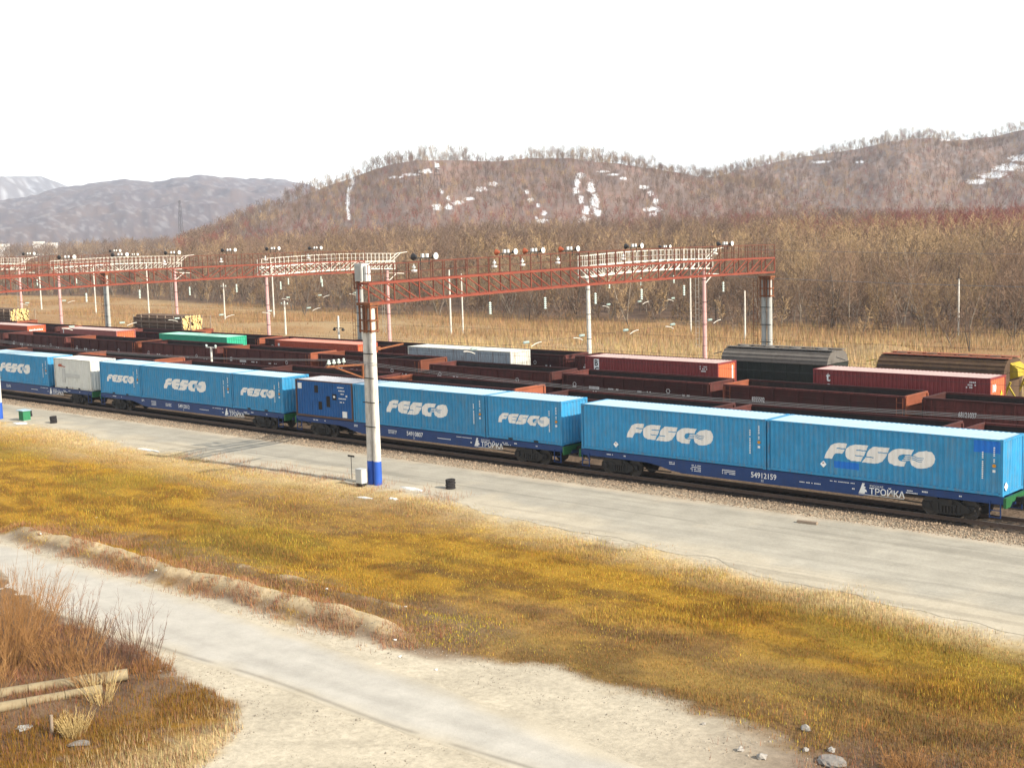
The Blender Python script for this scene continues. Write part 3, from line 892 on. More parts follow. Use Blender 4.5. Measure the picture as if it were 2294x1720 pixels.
# ================================================================= HOPPER WAGONS
def hopper(x, label, roof, side, endm, yellow):
    r = empty('hopper_wagon', (x, T[5], 0), label, 'hopper wagon')
    h = 4.45
    prof = [(-1.55, 3.74), (-1.5, 3.95), (-1.36, 4.2), (-1.12, 4.44), (-.8, 4.6), (.8, 4.6), (1.12, 4.44), (1.36, 4.2), (1.5, 3.95), (1.55, 3.74)]
    b = MB(); b.prism(prof, 'x', -h, h)
    for (ya, za) in prof[1:4]:
        b.box(-h - .02, h + .02, ya - .035, ya + .02, za - .015, za + .03)
        b.box(-h - .02, h + .02, -ya - .02, -ya + .035, za - .015, za + .03)
    b.box(-h - .04, h + .04, -1.6, -1.53, 3.68, 3.76); b.box(-h - .04, h + .04, 1.53, 1.6, 3.68, 3.76)
    b.build('roof', roof, r)
    b = MB()
    b.box(-h, h, -1.52, 1.52, 1.9, 3.70)
    for i in range(9):
        xx = -h + .06 + i * (2 * h - .12) / 8
        b.box(xx - .05, xx + .05, -1.58, 1.58, 1.35, 3.68)
    b.prism([(-h, 1.9), (-h + .9, 1.0), (-.6, 1.0), (0, 1.5), (.6, 1.0), (h - .9, 1.0), (h, 1.9)], 'y', -1.35, 1.35)
    b.build('body', side, r)
    b = MB()
    for i in range(4):
        xx = -h + 1.1 + i * 2.2
        b.tube((xx, 0, 4.6), (xx, 0, 4.74), .34, n=14)
    b.build('roof_hatches', roof, r)
    b = MB()
    for s in (-1, 1):
        b.box(-h + .1, h + .1, s * .72 - .28, s * .72 + .28, 4.66, 4.7)
        x_ = -h + .2
        while x_ < h: b.box(x_, x_ + .06, s * .72 - .2, s * .72 + .2, 4.6, 4.66); x_ += 1.1
    b.build('roof_walkway', roof if not yellow else M['wagon_orange'], r)
    for s in (-1, 1):
        b = MB()
        sg = lambda xx: s * xx
        pts = [(sg(h + .003), 4.35), (sg(h + .5), 4.0), (sg(h + .55), 3.5), (sg(h + .003), 3.3)]
        if yellow: b.prism(pts, 'y', -.55, 1.1)
        for yy in (-1.2, 1.2):
            b.bar((sg(h + .3), yy, 3.2), (sg(h - .5), yy, 1.2), .12)
            b.bar((sg(h + .2), yy, 2.9), (sg(h + 1.25), yy, 1.25), .1)
        b.box(min(sg(h - 1), sg(h + 1.35)), max(sg(h - 1), sg(h + 1.35)), -1.3, 1.3, 1.1, 1.28)
        for yy in (-1.2, 1.2): b.box(min(sg(h + 1.2), sg(h + 1.28)), max(sg(h + 1.2), sg(h + 1.28)), yy - .04, yy + .04, 1.28, 2.3)
        b.bar((sg(h + .35), -.9, 4.25), (sg(h + 1.1), -.9, 4.05), .06)
        b.build('end_frame', endm, r)
        put('bogie', SBOG, r, (s * 3.9, 0, 0)); put('coupler', COUP, r, (s * (h + 1.5), 0, 0), 0 if s > 0 else math.pi)
    return r
hopper(-50.6, 'dark round-roofed hopper wagon with weathered grey roof behind the BC container', M['hop_roof'], M['hop_side'], M['hop_roof'], False)
hopper(-37.9, 'rusty brown round-roofed hopper wagon with a grimy yellow end', M['hop_rust'], M['hop_rust'], M['hop_yellow'], True)

# ================================================================= LOG WAGONS
tw = gondola_proto(3.2, M['wagon_brown'], M['wagon_orange'], 'timber_wagon')
b = MB()
for i in range(8):
    x = -6.1 + i * 12.2 / 7
    for s in (-1, 1): b.box(x - .05, x + .05, s * 1.42 - .05, s * 1.42 + .05, 1.3, 4.75)
b.build('stakes', M['stake'], tw)
_kid_cache[tw.name] = list(tw.children)
logm = []
for i in range(5):
    b = MB(); r_ = .115 + .018 * i; n = 9
    b.tube((-5.3, 0, 0), (5.3, 0, 0), r_ * .9, r_, n, cap=False)
    b.cur = 1
    ring = [(5.301, r_ * math.cos(2 * math.pi * (k + .5) / n), r_ * math.sin(2 * math.pi * (k + .5) / n)) for k in range(n)]
    b.add(ring, [tuple(range(n))]); b.add([(-5.301, p[1], p[2]) for p in ring], [tuple(range(n))])
    logm.append(b.mesh('log', [M['bark'], M['cutwood']]))
for wi, (xc, lab, llab) in enumerate(((-138.6, 'brown wagon with upright stakes and a high log pile, behind the faded pink container', 'log with pale sawn end, piled on the wagon behind the faded pink container'),
                           (-180.6, 'brown wagon loaded with logs at the far left edge of the yard', 'log with pale sawn end, in the pile at the far left edge'))):
    o = tw if wi == 0 else copy_tree(tw)
    o.location = (xc, T[6], 0); tag(o, lab, 'timber wagon', 'wagons loaded with logs')
    z = 3.0; rowi = 0
    while z < 4.75:
        half = 1.32 if z < 4.3 else 1.32 * math.sqrt(max(.05, 1 - ((z - 4.3) / .62) ** 2))
        yy = -half + (.13 if rowi % 2 else 0)
        while yy <= half:
            k = random.randrange(5)
            lo = put('log', logm[k], None, (xc - .85 + random.uniform(-.2, .2), T[6] + yy, z + random.uniform(-.02, .02)))
            lo.rotation_euler = (random.uniform(0, 6), 0, 0)
            tag(lo, llab, 'log', 'logs piled on the wagon ' + ('near the posts' if wi == 0 else 'at the far left'))
            yy += .272
        z += .235; rowi += 1

# ================================================================= GANTRIES
def twin_post(g, y, zt, zg=-.5, bottom=.26, top=.19, base_blue=False, ladder=False, pmat='concrete'):
    """pair of tapering concrete poles, clamped, with a rusty cap that carries the beam"""
    for s in (-1, 1):
        b = MB()
        z0 = .92 if base_blue else zg
        rz = lambda z: bottom + (top - bottom) * (z - zg) / (zt - zg)
        b.tube((s * .27, y, z0), (s * .27, y, zt), rz(z0), rz(zt), 16)
        po = b.build('post', M[pmat], g)
        if base_blue:
            c = MB(); c.tube((s * .27, y, zg), (s * .27, y, .918), rz(zg) + .004, rz(.92) + .004, 16); c.build('post_base', M['blue_base'], po)
    b = MB()
    for z in (2.9, 4.3, 5.7, 7.1):
        if z < zt - 2: b.box(-.50, .50, y - .245, y - .215, z, z + .05); b.box(-.50, .50, y + .215, y + .245, z, z + .05)
    b.build('clamp_band', M['iron'], g)
    b = MB()
    b.box(-.58, .58, y - .36, y + .36, zt - .06, zt + .10)
    for z in (zt - 1.55, zt - .95, zt - .2):
        for s in (-1, 1): b.box(-.52, .52, y + s * .26 - .03, y + s * .26 + .03, z, z + .09); b.box(s * .49 - .03, s * .49 + .03, y - .23, y + .23, z, z + .09)
    for sx in (-.44, -.1, .1, .44):
        for s in (-1, 1): b.box(sx - .05, sx + .05, y + s * .26 - .035, y + s * .26 + .035, zt - 1.6, zt)
    b.build('post_cap', M['clamp'], g)
    if ladder: ladder_part(g, -1.05, y, zg, zt, M['clamp'])
def ladder_part(g, x, y, z0, z1, mat, step=.45):
    b = MB()
    for s in (-1, 1): b.bar((x + s * .2, y, z0), (x + s * .2, y, z1), .035)
    z = z0 + .3
    while z < z1: b.bar((x - .2, y, z), (x + .2, y, z), .03); z += step
    b.build('ladder', mat, g)
def truss(g, y0, y1, zb, h, mat, hw=.42, panel=1.95, ch=.125, camber=.35, rail=1.05, walk=True):
    zc = lambda y: zb + camber * (1 - ((y - (y0 + y1) / 2) / ((y1 - y0) / 2)) ** 2)
    n = max(4, int(round((y1 - y0) / panel)))
    ys = np.linspace(y0, y1, n + 1)
    b = MB()
    for sx in (-hw, hw):
        for i in range(n):
            a, c = ys[i], ys[i + 1]
            b.bar((sx, a, zc(a)), (sx, c, zc(c)), ch); b.bar((sx, a, zc(a) + h), (sx, c, zc(c) + h), ch)
            b.bar((sx, a, zc(a)), (sx, a, zc(a) + h), ch * .48)
            if i < n / 2: b.bar((sx, a, zc(a) + h), (sx, c, zc(c)), ch * .48)
            else: b.bar((sx, a, zc(a)), (sx, c, zc(c) + h), ch * .48)
        b.bar((sx, y1, zc(y1)), (sx, y1, zc(y1) + h), ch * .6)
    for i in range(n + 1):
        a = ys[i]
        for z in (zc(a), zc(a) + h): b.bar((-hw, a, z), (hw, a, z), ch * .6)
        if i < n:
            for z0 in (0, h): b.bar((-hw, a, zc(a) + z0), (hw, ys[i + 1], zc(ys[i + 1]) + z0), ch * .45)
    b.build('truss_beam', mat, g)
    b = MB()
    for sx in (-hw, hw):
        for i in range(n + 1):
            a = ys[i]
            b.bar((sx, a, zc(a) + h), (sx, a, zc(a) + h + rail), .045)
            if i < n:
                mdl = (a + ys[i + 1]) / 2
                b.bar((sx, mdl, zc(mdl) + h), (sx, mdl, zc(mdl) + h + rail), .035)
                c = ys[i + 1]
                for k in ((1.0, .5) if sx < 0 else (1.0, .5)): b.bar((sx, a, zc(a) + h + rail * k), (sx, c, zc(c) + h + rail * k), .038 if k == 1 else .02)
    b.build('railing', M['rail_rust'] if mat == M['beam_rust'] else mat, g)
    return zc
GX = [-56.35, -104.36, -152.3, -200.3]
glab = ['nearest rust red lighting gantry, starting at the big twin concrete post',
        'rust red lighting gantry with three pairs of floodlights, next beyond the nearest one',
        'rust red lighting gantry behind the log wagon, with a twin post and side ladder',
        'rust red lighting gantry farthest away at the left edge']
for i, x in enumerate(GX):
    g = empty('lighting_gantry', (x, 0, 0), glab[i], 'gantry', 'rust red lighting gantries')
    yn = [50.0, 51.45, 50.6, 50.6][i]
    twin_post(g, yn, 9.93, -.55, .235, .185, True, False, 'concrete')
    yf = [92.9, 91.5, 90.6, 92.5][i]
    twin_post(g, yf, 9.55 if i == 0 else 9.8, -.5, .23, .185, False, True, 'concrete_grey')
    truss(g, yn - .3, yf + .5, 9.95 if i else 9.93, 1.15, M['beam_rust'], camber=.15)
WX = [-76.8, -125.0, -172.5, -220.5]
wlab = ['silver white lighting gantry on one white and one pink post, at the right',
        'silver white lighting gantry on two pink posts, just left of the big twin concrete post',
        'silver white lighting gantry on pink posts, behind the log wagon',
        'silver white lighting gantry farthest away at the left edge']
for i, x in enumerate(WX):
    g = empty('lighting_gantry', (x, 0, 0), wlab[i], 'gantry', 'silver white lighting gantries')
    zt = 9.35
    for y, mt in ((95.3, 'concrete_pink' if i else 'concrete'), (114.4, 'concrete_pink')):
        b = MB(); b.tube((0, y, -.5), (0, y, zt), .25, .17, 14); b.build('post', M[mt], g)
        b = MB()
        for z in (1.4, 3.6, 5.9, 8.2): b.tube((0, y, z), (0, y, z + .07), .245 - .006 * z, n=12)
        b.build('clamp_band', M['iron'], g)
    ladder_part(g, -.75, 114.2, 1.2, 9.3, M['beam_white'], .62)
    truss(g, 94.4, 115.4, zt + .02, .95, M['beam_white'], hw=.40, panel=1.35, ch=.11, camber=.22, rail=1.0)
    b = MB()
    b.bar((0, 115.3, zt + 1.0), (0, 116.9, zt + 2.05), .06); b.bar((0, 114.6, zt + 1.0), (0, 116.2, zt + 1.95), .06); b.bar((0, 115.9, zt + 1.95), (0, 118.0, zt + 2.1), .07)
    b.bar((0, 114.5, 8.9), (0, 117.3, 8.7), .08); b.bar((0, 114.5, 7.8), (0, 116.0, 8.75), .07)
    b.build('bracket', M['beam_white'], g)

# floodlights: a bar with two round lamps and two ballast boxes
def flood_proto(rusty):
    r = empty('floodlight', (0, 0, 0))
    b = MB(); b.bar((0, -1.0, 0), (0, 1.0, 0), .09); b.bar((0, -.5, -.55), (0, -.5, 0), .06); b.bar((0, .5, -.55), (0, .5, 0), .06); b.build('bar', M['lamp_black'], r)
    for s in (-1, 1):
        d = s
        b = MB()
        b.lathe([(.06, 0), (.12, d * .02), (.15, d * .12), (.29, d * .36), (.31, d * .40)], 16, (d * -.05, s * .98, .12), 'x')
        h = b.build('lamp_housing', M['lamp_rust'] if (rusty and s < 0) else M['lamp_black'], r)
        b = MB(); b.lathe([(.30, d * .401), (.24, d * .44), (.05, d * .46)], 16, (d * -.05, s * .98, .12), 'x'); b.build('lens', M['lamp_white'], h)
        b = MB(); b.box(-.1, .1, s * .26 - .11, s * .26 + .11, .05, .36); b.build('ballast_box', M['lamp_box'], r)
    return r
FP = [flood_proto(False), flood_proto(True)]
def lamp_proto():
    r = empty('yard_lamp', (0, 0, 0))
    b = MB(); b.lathe([(.03, 0), (.05, .12), (.16, .16), (.16, .30), (.05, .34), (.03, .5)], 14); b.build('housing', M['lamp_box'], r)
    b = MB(); b.lathe([(.08, -.22), (.22, -.19), (.27, -.08), (.27, -.02), (.12, .005)], 14); b.build('shade', M['lamp_white'], r)
    return r
LP = lamp_proto()
fl = [(0, 54.2, 12.45, 0, 'black floodlight with large white lens, first from the big twin concrete post'),
      (0, 61.3, 12.5, 1, 'floodlight with a rusty red housing, second from the big twin post on the nearest gantry'),
      (0, 63.95, 12.5, 1, 'floodlight pair overlapping the rusty housed one, third from the big twin post'),
      (0, 67.5, 12.5, 1, 'floodlight with rusty back and white lens, fourth from the big twin post'),
      (0, 74.6, 12.5, 0, 'cluster floodlight above the silver white gantry, fifth from the big twin post'),
      (0, 86.2, 12.35, 0, 'floodlight nearest the far right twin post of the nearest rust red gantry'),
      (1, 58.3, 12.6, 0, 'large dark floodlight with white lens above the row of pink and grey posts'),
      (1, 63.4, 12.65, 0, 'floodlight second from the left on the second rust red gantry'),
      (1, 68.8, 12.65, 0, 'floodlight on the second rust red gantry, above the end of the log pile'),
      (1, 75.0, 12.7, 0, 'black floodlight alone between the two silver white gantries, on the second red beam'),
      (1, 80.2, 12.7, 0, 'floodlight above the left end of the middle silver white gantry'),
      (1, 85.5, 12.6, 0, 'small floodlight midway along the middle silver white gantry'),
      (2, 80.2, 12.6, 0, 'floodlight at the far left above the log wagon row'),
      (2, 92.0, 12.6, 0, 'small distant floodlight left of the log pile end')]
zb0 = 11.25
used = [False, False]
lamps_at = {0, 1, 2, 3, 4, 5, 9, 10, 11, 8, 12}
lampused = False
for k, (gi, y, z, ru, lab) in enumerate(fl):
    o = FP[ru] if not used[ru] else copy_tree(FP[ru])
    if not used[ru]: used[ru] = True
    o.location = (GX[gi] + .42, y, z - .05); o.scale = ((.70,) * 3 if k == 0 else (.66,) * 3 if gi == 0 else (.60,) * 3); tag(o, lab, 'floodlight', 'floodlights on the rust red gantries')
    if k in lamps_at:
        l = LP if not lampused else copy_tree(LP); lampused = True
        l.scale = (.7, .7, .7)
        l.location = (GX[gi] - .1, y - .55 if k else y - .4, 11.72)
        tag(l, 'white domed lamp hanging in the %s red gantry, %s from the near post' % (['nearest', 'second', 'third'][gi], ['first', 'second', 'third', 'fourth', 'fifth', 'sixth'][sum(1 for q in lamps_at if q < k and fl[q][0] == gi)]), 'lamp', 'white lamps under the floodlights')
fw_ = [(0, 107.0, 'small floodlight with round white lens on the nearest silver white gantry railing'), (2, 107.2, 'small round floodlight on the silver white gantry behind the log pile')]
for wi, y, lab in fw_:
    o = copy_tree(FP[0]); o.location = (WX[wi] + .4, y, 11.75); o.scale = (.62,) * 3; tag(o, lab, 'floodlight', 'floodlights on the silver white gantries')

# insulator strings under the red beams
def insul(n, horizontal=False):
    b = MB()
    prof = [(.02, 0)]
    for k in range(n): prof += [(.02, -.13 * k - .02), (.045, -.13 * k - .03), (.095, -.13 * k - .09), (.095, -.13 * k - .105), (.03, -.13 * k - .12)]
    b.lathe(prof, 10, axis='x' if horizontal else 'z', smooth=False)
    return b.mesh('insulator_discs', [M['glass']])
IN4, INH = insul(6), insul(4, True)
rod = MB(); rod.tube((0, 0, 0), (0, 0, .55), .02, n=6); ROD = rod.mesh('hanger_rod', [M['clamp']])
ords = ['first', 'second', 'third', 'fourth', 'fifth', 'sixth', 'seventh']
for gi in range(3):
    for k, y in enumerate(T[:6]):
        r = empty('insulator_string', (GX[gi], y + .9 - .02 * k, 9.48), 'pale green glass insulator string, %s from the near post under the %s rust red beam' % (ords[k], ['nearest', 'second', 'third'][gi]), 'insulator', 'insulator strings under the red beams')
        put('hanger_rod', ROD, r); put('insulator_discs', IN4, r)
for wi in range(2):
    for k, y in enumerate((98.5, 103.5, 109.0)):
        r = empty('insulator_string', (WX[wi], y, 8.95), 'pale glass insulator string, %s under the %s silver white beam' % (ords[k], ['nearest', 'middle'][wi]), 'insulator', 'insulator strings under the white beams')
        put('hanger_rod', ROD, r); put('insulator_discs', IN4, r)
# registration arms on cross wires
arm = MB(); arm.path([(0, 0, 0), (0, .35, .13), (0, .7, .2), (0, 1.0, .22)], .026, 6)
ARM = arm.mesh('steady_arm', [M['beam_white']])
def span_wire(x, y0, y1, z, label):
    b = MB(); n = 10
    pts = [(x, y0 + (y1 - y0) * i / n, z - .15 * (1 - (2 * i / n - 1) ** 2)) for i in range(n + 1)]
    b.path(pts, .009, 4)
    return tag(b.build('cross_span_wire', M['wire_dark']), label, 'wire', 'cross wires below the gantries')
for gi, (x, y0, y1, nm) in enumerate(((GX[0], 50, 92.9, 'nearest rust red'), (GX[1], 50, 92.9, 'second rust red'), (GX[2], 50, 92.9, 'third rust red'), (WX[0], 95.3, 114.4, 'nearest silver white'), (WX[1], 95.3, 114.4, 'middle silver white'))):
    span_wire(x, y0, y1, 6.75, 'thin dark cross wire strung between the posts of the %s gantry' % nm)
    ys = [y for y in T if y0 + 3 < y < y1 - 3] if y0 == 50 else [99.0, 104.3, 109.5]
    for k, y in enumerate(ys):
        r = empty('registration_arm', (x, y - .6, 6.3), 'bent white arm with green insulator, %s from near side, below %s gantry' % (ords[k], nm), 'wire arm', 'steadying arms below the gantries')
        put('steady_arm', ARM, r, (0, 0, .05), 0 if k % 2 else math.pi)
        i_ = put('insulator', INH, r, (0, -.2 if k % 2 else .2, .36)); i_.rotation_euler = (0, 0, math.pi / 2)
# main post bracket with four insulators, cabinets
r = empty('line_bracket', (GX[0], 50, 0), 'rusty orange bracket arm on the big twin concrete post, carrying four insulators', 'bracket')
b = MB(); b.bar((-.33, -.3, 6.5), (-.33, -3.0, 6.62), .11); b.bar((-.33, -.3, 5.75), (-.33, -2.4, 6.55), .08); b.bar((-.33, -.3, 5.7), (-.33, -.3, 6.55), .1); b.build('arm', M['clamp'], r)
for k in range(4):
    b = MB(); b.lathe([(.02, 0), (.02, .1), (.11, .12), (.12, .2), (.06, .26), (.09, .3), (.04, .36)], 10, (-.33, -1.7 - k * .36, 6.62)); b.build('insulator', M['glass'], r)
r = empty('rear_bracket', (GX[0], 50, 0), 'short rusty bracket on the far side of the big twin concrete post', 'bracket')
b = MB(); b.bar((.33, .3, 7.35), (.33, 2.3, 7.5), .09); b.bar((.33, .25, 7.3), (.33, .25, 7.5), .3); b.build('arm', M['clamp'], r)
c = empty('cabinet', (GX[0], 49.75, 0), 'pale grey cabinet on top of the big twin concrete post', 'cabinet')
b = MB(); b.box(-.45, .15, -.26, .3, 11.26, 12.2); b.box(-.47, .17, -.28, .32, 12.2, 12.24); b.build('body', M['box_grey'], c)
b = MB(); b.box(-.40, .10, -.28, -.261, 11.32, 12.12); b.build('door', M['concrete_grey'], c)
b = MB(); b.box(.25, .42, -.16, .16, 11.25, 11.64); b.box(.25, .42, -.16, .16, 11.7, 12.12); b.build('switch_box', M['lamp_box'], c)
c = empty('cabinet', (GX[0] - .45, 49.35, -.52), 'white metal cabinet standing at the foot of the big twin concrete post', 'cabinet')
b = MB(); b.box(-.26, .26, -.2, .2, .2, 1.0); b.box(-.28, .28, -.22, .22, 1.0, 1.03); b.build('body', M['box_grey'], c)
b = MB(); b.box(-.22, .22, -.215, -.201, .25, .95); b.build('door', M['box_grey'], c)
b = MB(); b.box(-.23, .23, -.17, .17, 0, .199); b.build('plinth', M['iron'], c)

# ================================================================= POLES AND WIRES
def pole(x, y, z0, z1, label, rb=.13, arm_z=None, mat='concrete', pin=False, dark_arm=False, group='slim concrete poles beyond the yard'):
    r = empty('utility_pole', (x, y, z0), label, 'pole', group)
    h = z1 - z0
    b = MB(); b.tube((0, 0, -.3), (0, 0, h), rb, rb * .7, 10); b.build('post', M[mat], r)
    if arm_z is not None:
        b = MB(); b.bar((-.75, 0, h - arm_z), (.75, 0, h - arm_z), .08)
        b.build('cross_arm', M['iron' if dark_arm else 'beam_white'], r)
        for s in (-1, 1):
            b = MB(); b.lathe([(.02, 0), (.09, .04), (.1, .14), (.04, .2)] if not dark_arm else [(.03, -.26), (.16, -.2), (.17, -.08), (.05, 0)], 8, (s * .68, 0, h - arm_z + (.04 if not dark_arm else -.04)))
            b.build('insulator' if not dark_arm else 'lamp', M['glass'] if not dark_arm else M['lamp_black'], r)
    if pin:
        b = MB(); b.tube((0, 0, h), (0, 0, h + 1.5), .05, n=6); b.bar((-.35, 0, h), (.35, 0, h), .08); b.build('top_pin', M['iron'], r)
    return r
pole(-130.4, 131.0, -.45, 8.6, 'tall white double pole standing in the dry grass right of the twin concrete post', .15)
pole(-129.6, 132.6, -.45, 8.0, 'thinner white pole half hidden behind the tall double pole', .12)
pole(-188.5, 145.0, -.45, 9.4, 'white pole beside the left pink post of the middle white gantry', .15)
pole(-153.0, 119.65, -.45, 4.6, 'short white pole with small cross arm, between the middle gantry posts', .16, .5)
pole(-100.7, 146.7, -.45, 9.3, 'white pole just left of the pink post of the nearest white gantry', .13, .25)
pole(-87.6, 139.3, -.45, 5.7, 'plain short white pole left of the far right twin post', .13)
pole(-66.6, 153.5, -.45, 6.6, 'lone white pole with a dark pin on top, before the dark wood at the right', .13, pin=True)
pole(-193.8, 138.3, -.45, 6.0, 'white pole standing right of the log pile end', .14, .6)
pole(-219.4, 139.3, -.45, 9.6, 'white pole above the middle of the log pile', .15)
pole(-234.3, 136.9, -.45, 9.0, 'white pole left of the log wagon', .15)
pole(-268.2, 143.7, -.45, 9.0, 'white pole between the grey and the pink posts at the left', .16)
pole(-250.3, 122, -.45, 10.5, 'tapering grey post leaning over at the left edge of the yard', .3, mat='concrete_grey')
pole(-104.3, 88.4, -.3, 5.6, 'white lamp pole with two dark lamps, behind the orange red container', .15, 1.25, dark_arm=True, group='lamp poles between the tracks')
pole(-96.6, 67.3, -.3, 4.45, 'white lamp pole with a T top, between the first two rows of open wagons', .13, .02, group='lamp poles between the tracks')

def wire(pts, label, r=.016, sag=.0, mat='wire', group=None):
    b = MB()
    for (a, c) in zip(pts[:-1], pts[1:]):
        a = np.array(a, float); c = np.array(c, float); n = 8
        q = [a + (c - a) * i / n - np.array((0, 0, sag * (1 - (2 * i / n - 1) ** 2))) for i in range(n + 1)]
        b.path(q, r, 4)
    return tag(b.build('overhead_wire', M[mat]), label, 'wire', group)
for k, y in enumerate(T):
    if k in (2, 4, 6): continue
    wire([(12, y, 6.3)] + [(x, y, 6.3) for x in GX] + [(-300, y, 6.3)], 'thin dark contact wire strung above the %s track from the container train' % ords[k], .009, .05, 'wire_dark', 'contact wires over the tracks')
for k, y in enumerate((99.0,)):
    wire([(12, y, 6.2)] + [(x, y, 6.2) for x in WX] + [(-300, y, 6.2)], 'thin dark contact wire in the dry grass zone, %s one beyond the log wagons' % ords[k], .009, .06, 'wire_dark', 'contact wires over the far sidings')
for k in range(3):
    y = 50 - 1.9 - k * .4
    wire([(-8, y, 6.9), (GX[0], y, 6.95), (GX[1], y, 6.9), (GX[2], y, 6.9), (-260, y, 6.9)], 'pale feeder wire on the post bracket, crossing before the open wagons, %s of three' % ords[k], .015, .55, 'wire', 'feeder wires along the near posts')
wire([(-25, 116.9, 7.6), (-77, 116.9, 8.6)], 'pale grey line wire crossing the dark wood low at the right', .03, .35)
wire([(-25, 117.6, 10.5), (-77, 117.6, 11.4)], 'pale grey line wire crossing the wood higher up at the right', .022, .35)
wire([(-2, 10, 14.7), (-24, 10, 18.0), (-60, 10, 23)], 'very thin pale wire crossing the upper left of the white sky, upper one', .0016, .0, 'beam_white')
wire([(-2, 10.3, 14.5), (-24, 10.3, 17.5), (-60, 10.3, 22)], 'very thin pale wire crossing the upper left of the white sky, lower one', .0016, .0, 'beam_white')

# lattice mast and pylons far off, white houses
def lattice(name, x, y, z0, h, w0, w1, label, arms=False, cat='mast'):
    r = empty(name, (x, y, z0), label, cat); b = MB(); n = max(5, int(h / 2.6))
    c = lambda t: w0 + (w1 - w0) * t
    for i in range(n):
        t0, t1 = i / n, (i + 1) / n
        for k in range(4):
            sx, sy = ((-1, -1), (1, -1), (1, 1), (-1, 1))[k]; tx, ty = ((1, -1), (1, 1), (-1, 1), (-1, -1))[k]
            b.bar((sx * c(t0), sy * c(t0), h * t0), (sx * c(t1), sy * c(t1), h * t1), .09 if arms else .09)
            b.bar((sx * c(t0), sy * c(t0), h * t0), (tx * c(t1), ty * c(t1), h * t1), .05 if arms else .045)
    b.build('lattice', M['iron'], r)
    if arms:
        b = MB()
        for z in (.72, .85, .97): b.bar((-2.2, 0, h * z), (2.2, 0, h * z), .15)
        b.build('cross_arms', M['iron'], r)
    return r

# ================================================================= TERRAIN
def berm(x, y):
    n1 = vnoise(x * .35, x * 0 + 3.3, 11); n2 = vnoise(x * 1.1, y * 1.1, 12)
    yc = 31.55 + .5 * (n1 - .5)
    env = sstep(-66, -60, x) * (1 - sstep(-35.5, -33, x))
    h = .50 * env * (.78 + .3 * vnoise(x * .3, x * 0 + 8, 13) + .22 * (n2 - .5) + .22 * (fbm(x * 2.2, y * 2.6, 3, 17) - .5)) * np.exp(-((y - yc) / .58) ** 2)
    env2 = sstep(-50, -46, x) * (1 - sstep(-35, -32.5, x))
    yc2 = 33.5 + .6 * (vnoise(x * .4, x * 0 + 1.7, 14) - .5)
    h2 = .30 * env2 * (.6 + .5 * vnoise(x * .6, x * 0 + 4, 15)) * np.exp(-((y - yc2) / .5) ** 2)
    return h + h2
YUPX = [-330, -130, -94, -83, -76, -66, -56, -50, -45, -39, -33, -27, -22, -17, 0, 40]
YUPY = [50.5, 50.8, 51.6, 50.2, 50.4, 49.9, 50.1, 49.8, 48.7, 47.9, 47.2, 46.4, 45.4, 44.5, 42.0, 38]
YLOX = [-330, -63, -54, -48, -42, -37.7, -35, -31.6, -28.5, -25.5, -22.8, -21, -19.3, -17.7, -12, 40]
YLOY = [30.5, 30.5, 30.4, 30.4, 30.5, 30.3, 30.8, 31.1, 31.7, 31.9, 31.8, 31.5, 31.3, 30.8, 29.5, 25]
def yup(x): return np.interp(x, YUPX, YUPY)
def ylo(x): return np.interp(x, YLOX, YLOY)
ISX = [-58, -49, -44.6, -41.1, -38.9, -36.2, -33.7, -31.9, -30.8, -30.2, -29.8]
ISY = [28.0, 25.8, 25.1, 25.0, 24.6, 24.1, 23.8, 22.8, 21.2, 20.0, 17]
def isl(x):      # upper edge of the scrub island at the lower left
    return np.where(x < -30.2, np.interp(x, ISX[:10], ISY[:10]), -50.0)
EAZ = [20, 26, 31, 33, 37.7, 42, 49.7, 58, 67, 75]
EDD = [420, 400, 350, 315, 264, 233, 203, 181, 167, 160]
def edge_d(az): return np.interp(az, EAZ, EDD)
def polar(x, y): return np.degrees(np.arctan2(y, -np.asarray(x))), np.hypot(x, y)
def gz(x, y):
    x = np.asarray(x, float); y = np.asarray(y, float)
    z = np.full(np.broadcast(x, y).shape, -.42)
    fld = sstep(31, 34, y) * (1 - sstep(0, 2.5, y - yup(x) + 1.5))
    z = z - fld * .10 + fld * .28 * (fbm(x * .22, y * .22, 4, 21) - .5) + fld * .10 * (fbm(x * 1.3, y * 1.3, 3, 25) - .5)
    t = 1 - sstep(0, 3.5, y - ylo(x))
    z = z * (1 - t) - .74 * t
    z = z + berm(x, y)
    inis = sstep(-.2, 1.6, isl(x) - y)
    z = z + inis * (.10 + .5 * (fbm(x * .3, y * .3, 4, 31) - .45) + .12 * (fbm(x * 1.5, y * 1.5, 3, 34) - .5))
    far = sstep(93, 99, y)
    z = z + far * (.5 * (fbm(x * .06, y * .06, 4, 41) - .5) + .5 * sstep(.56, .75, fbm(x * .1, y * .1, 3, 45)) * sstep(120, 128, y))
    az, d = polar(x, y)
    rise = np.where(d > 1, np.interp(az, [28, 34, 42], [.006, .012, .022]) * np.clip(d - edge_d(az) + 10, 0, 420), 0) * sstep(99, 140, y)
    z = z + rise + sstep(150, 260, y) * 1.6 * (fbm(x * .02, y * .02, 3, 51) - .5)
    z = z + 1.5 * np.exp(-((x + 64) / 5.5) ** 2 - ((y - 127) / 3.5) ** 2) * (.7 + .6 * fbm(x * .4, y * .4, 3, 55))
    return z
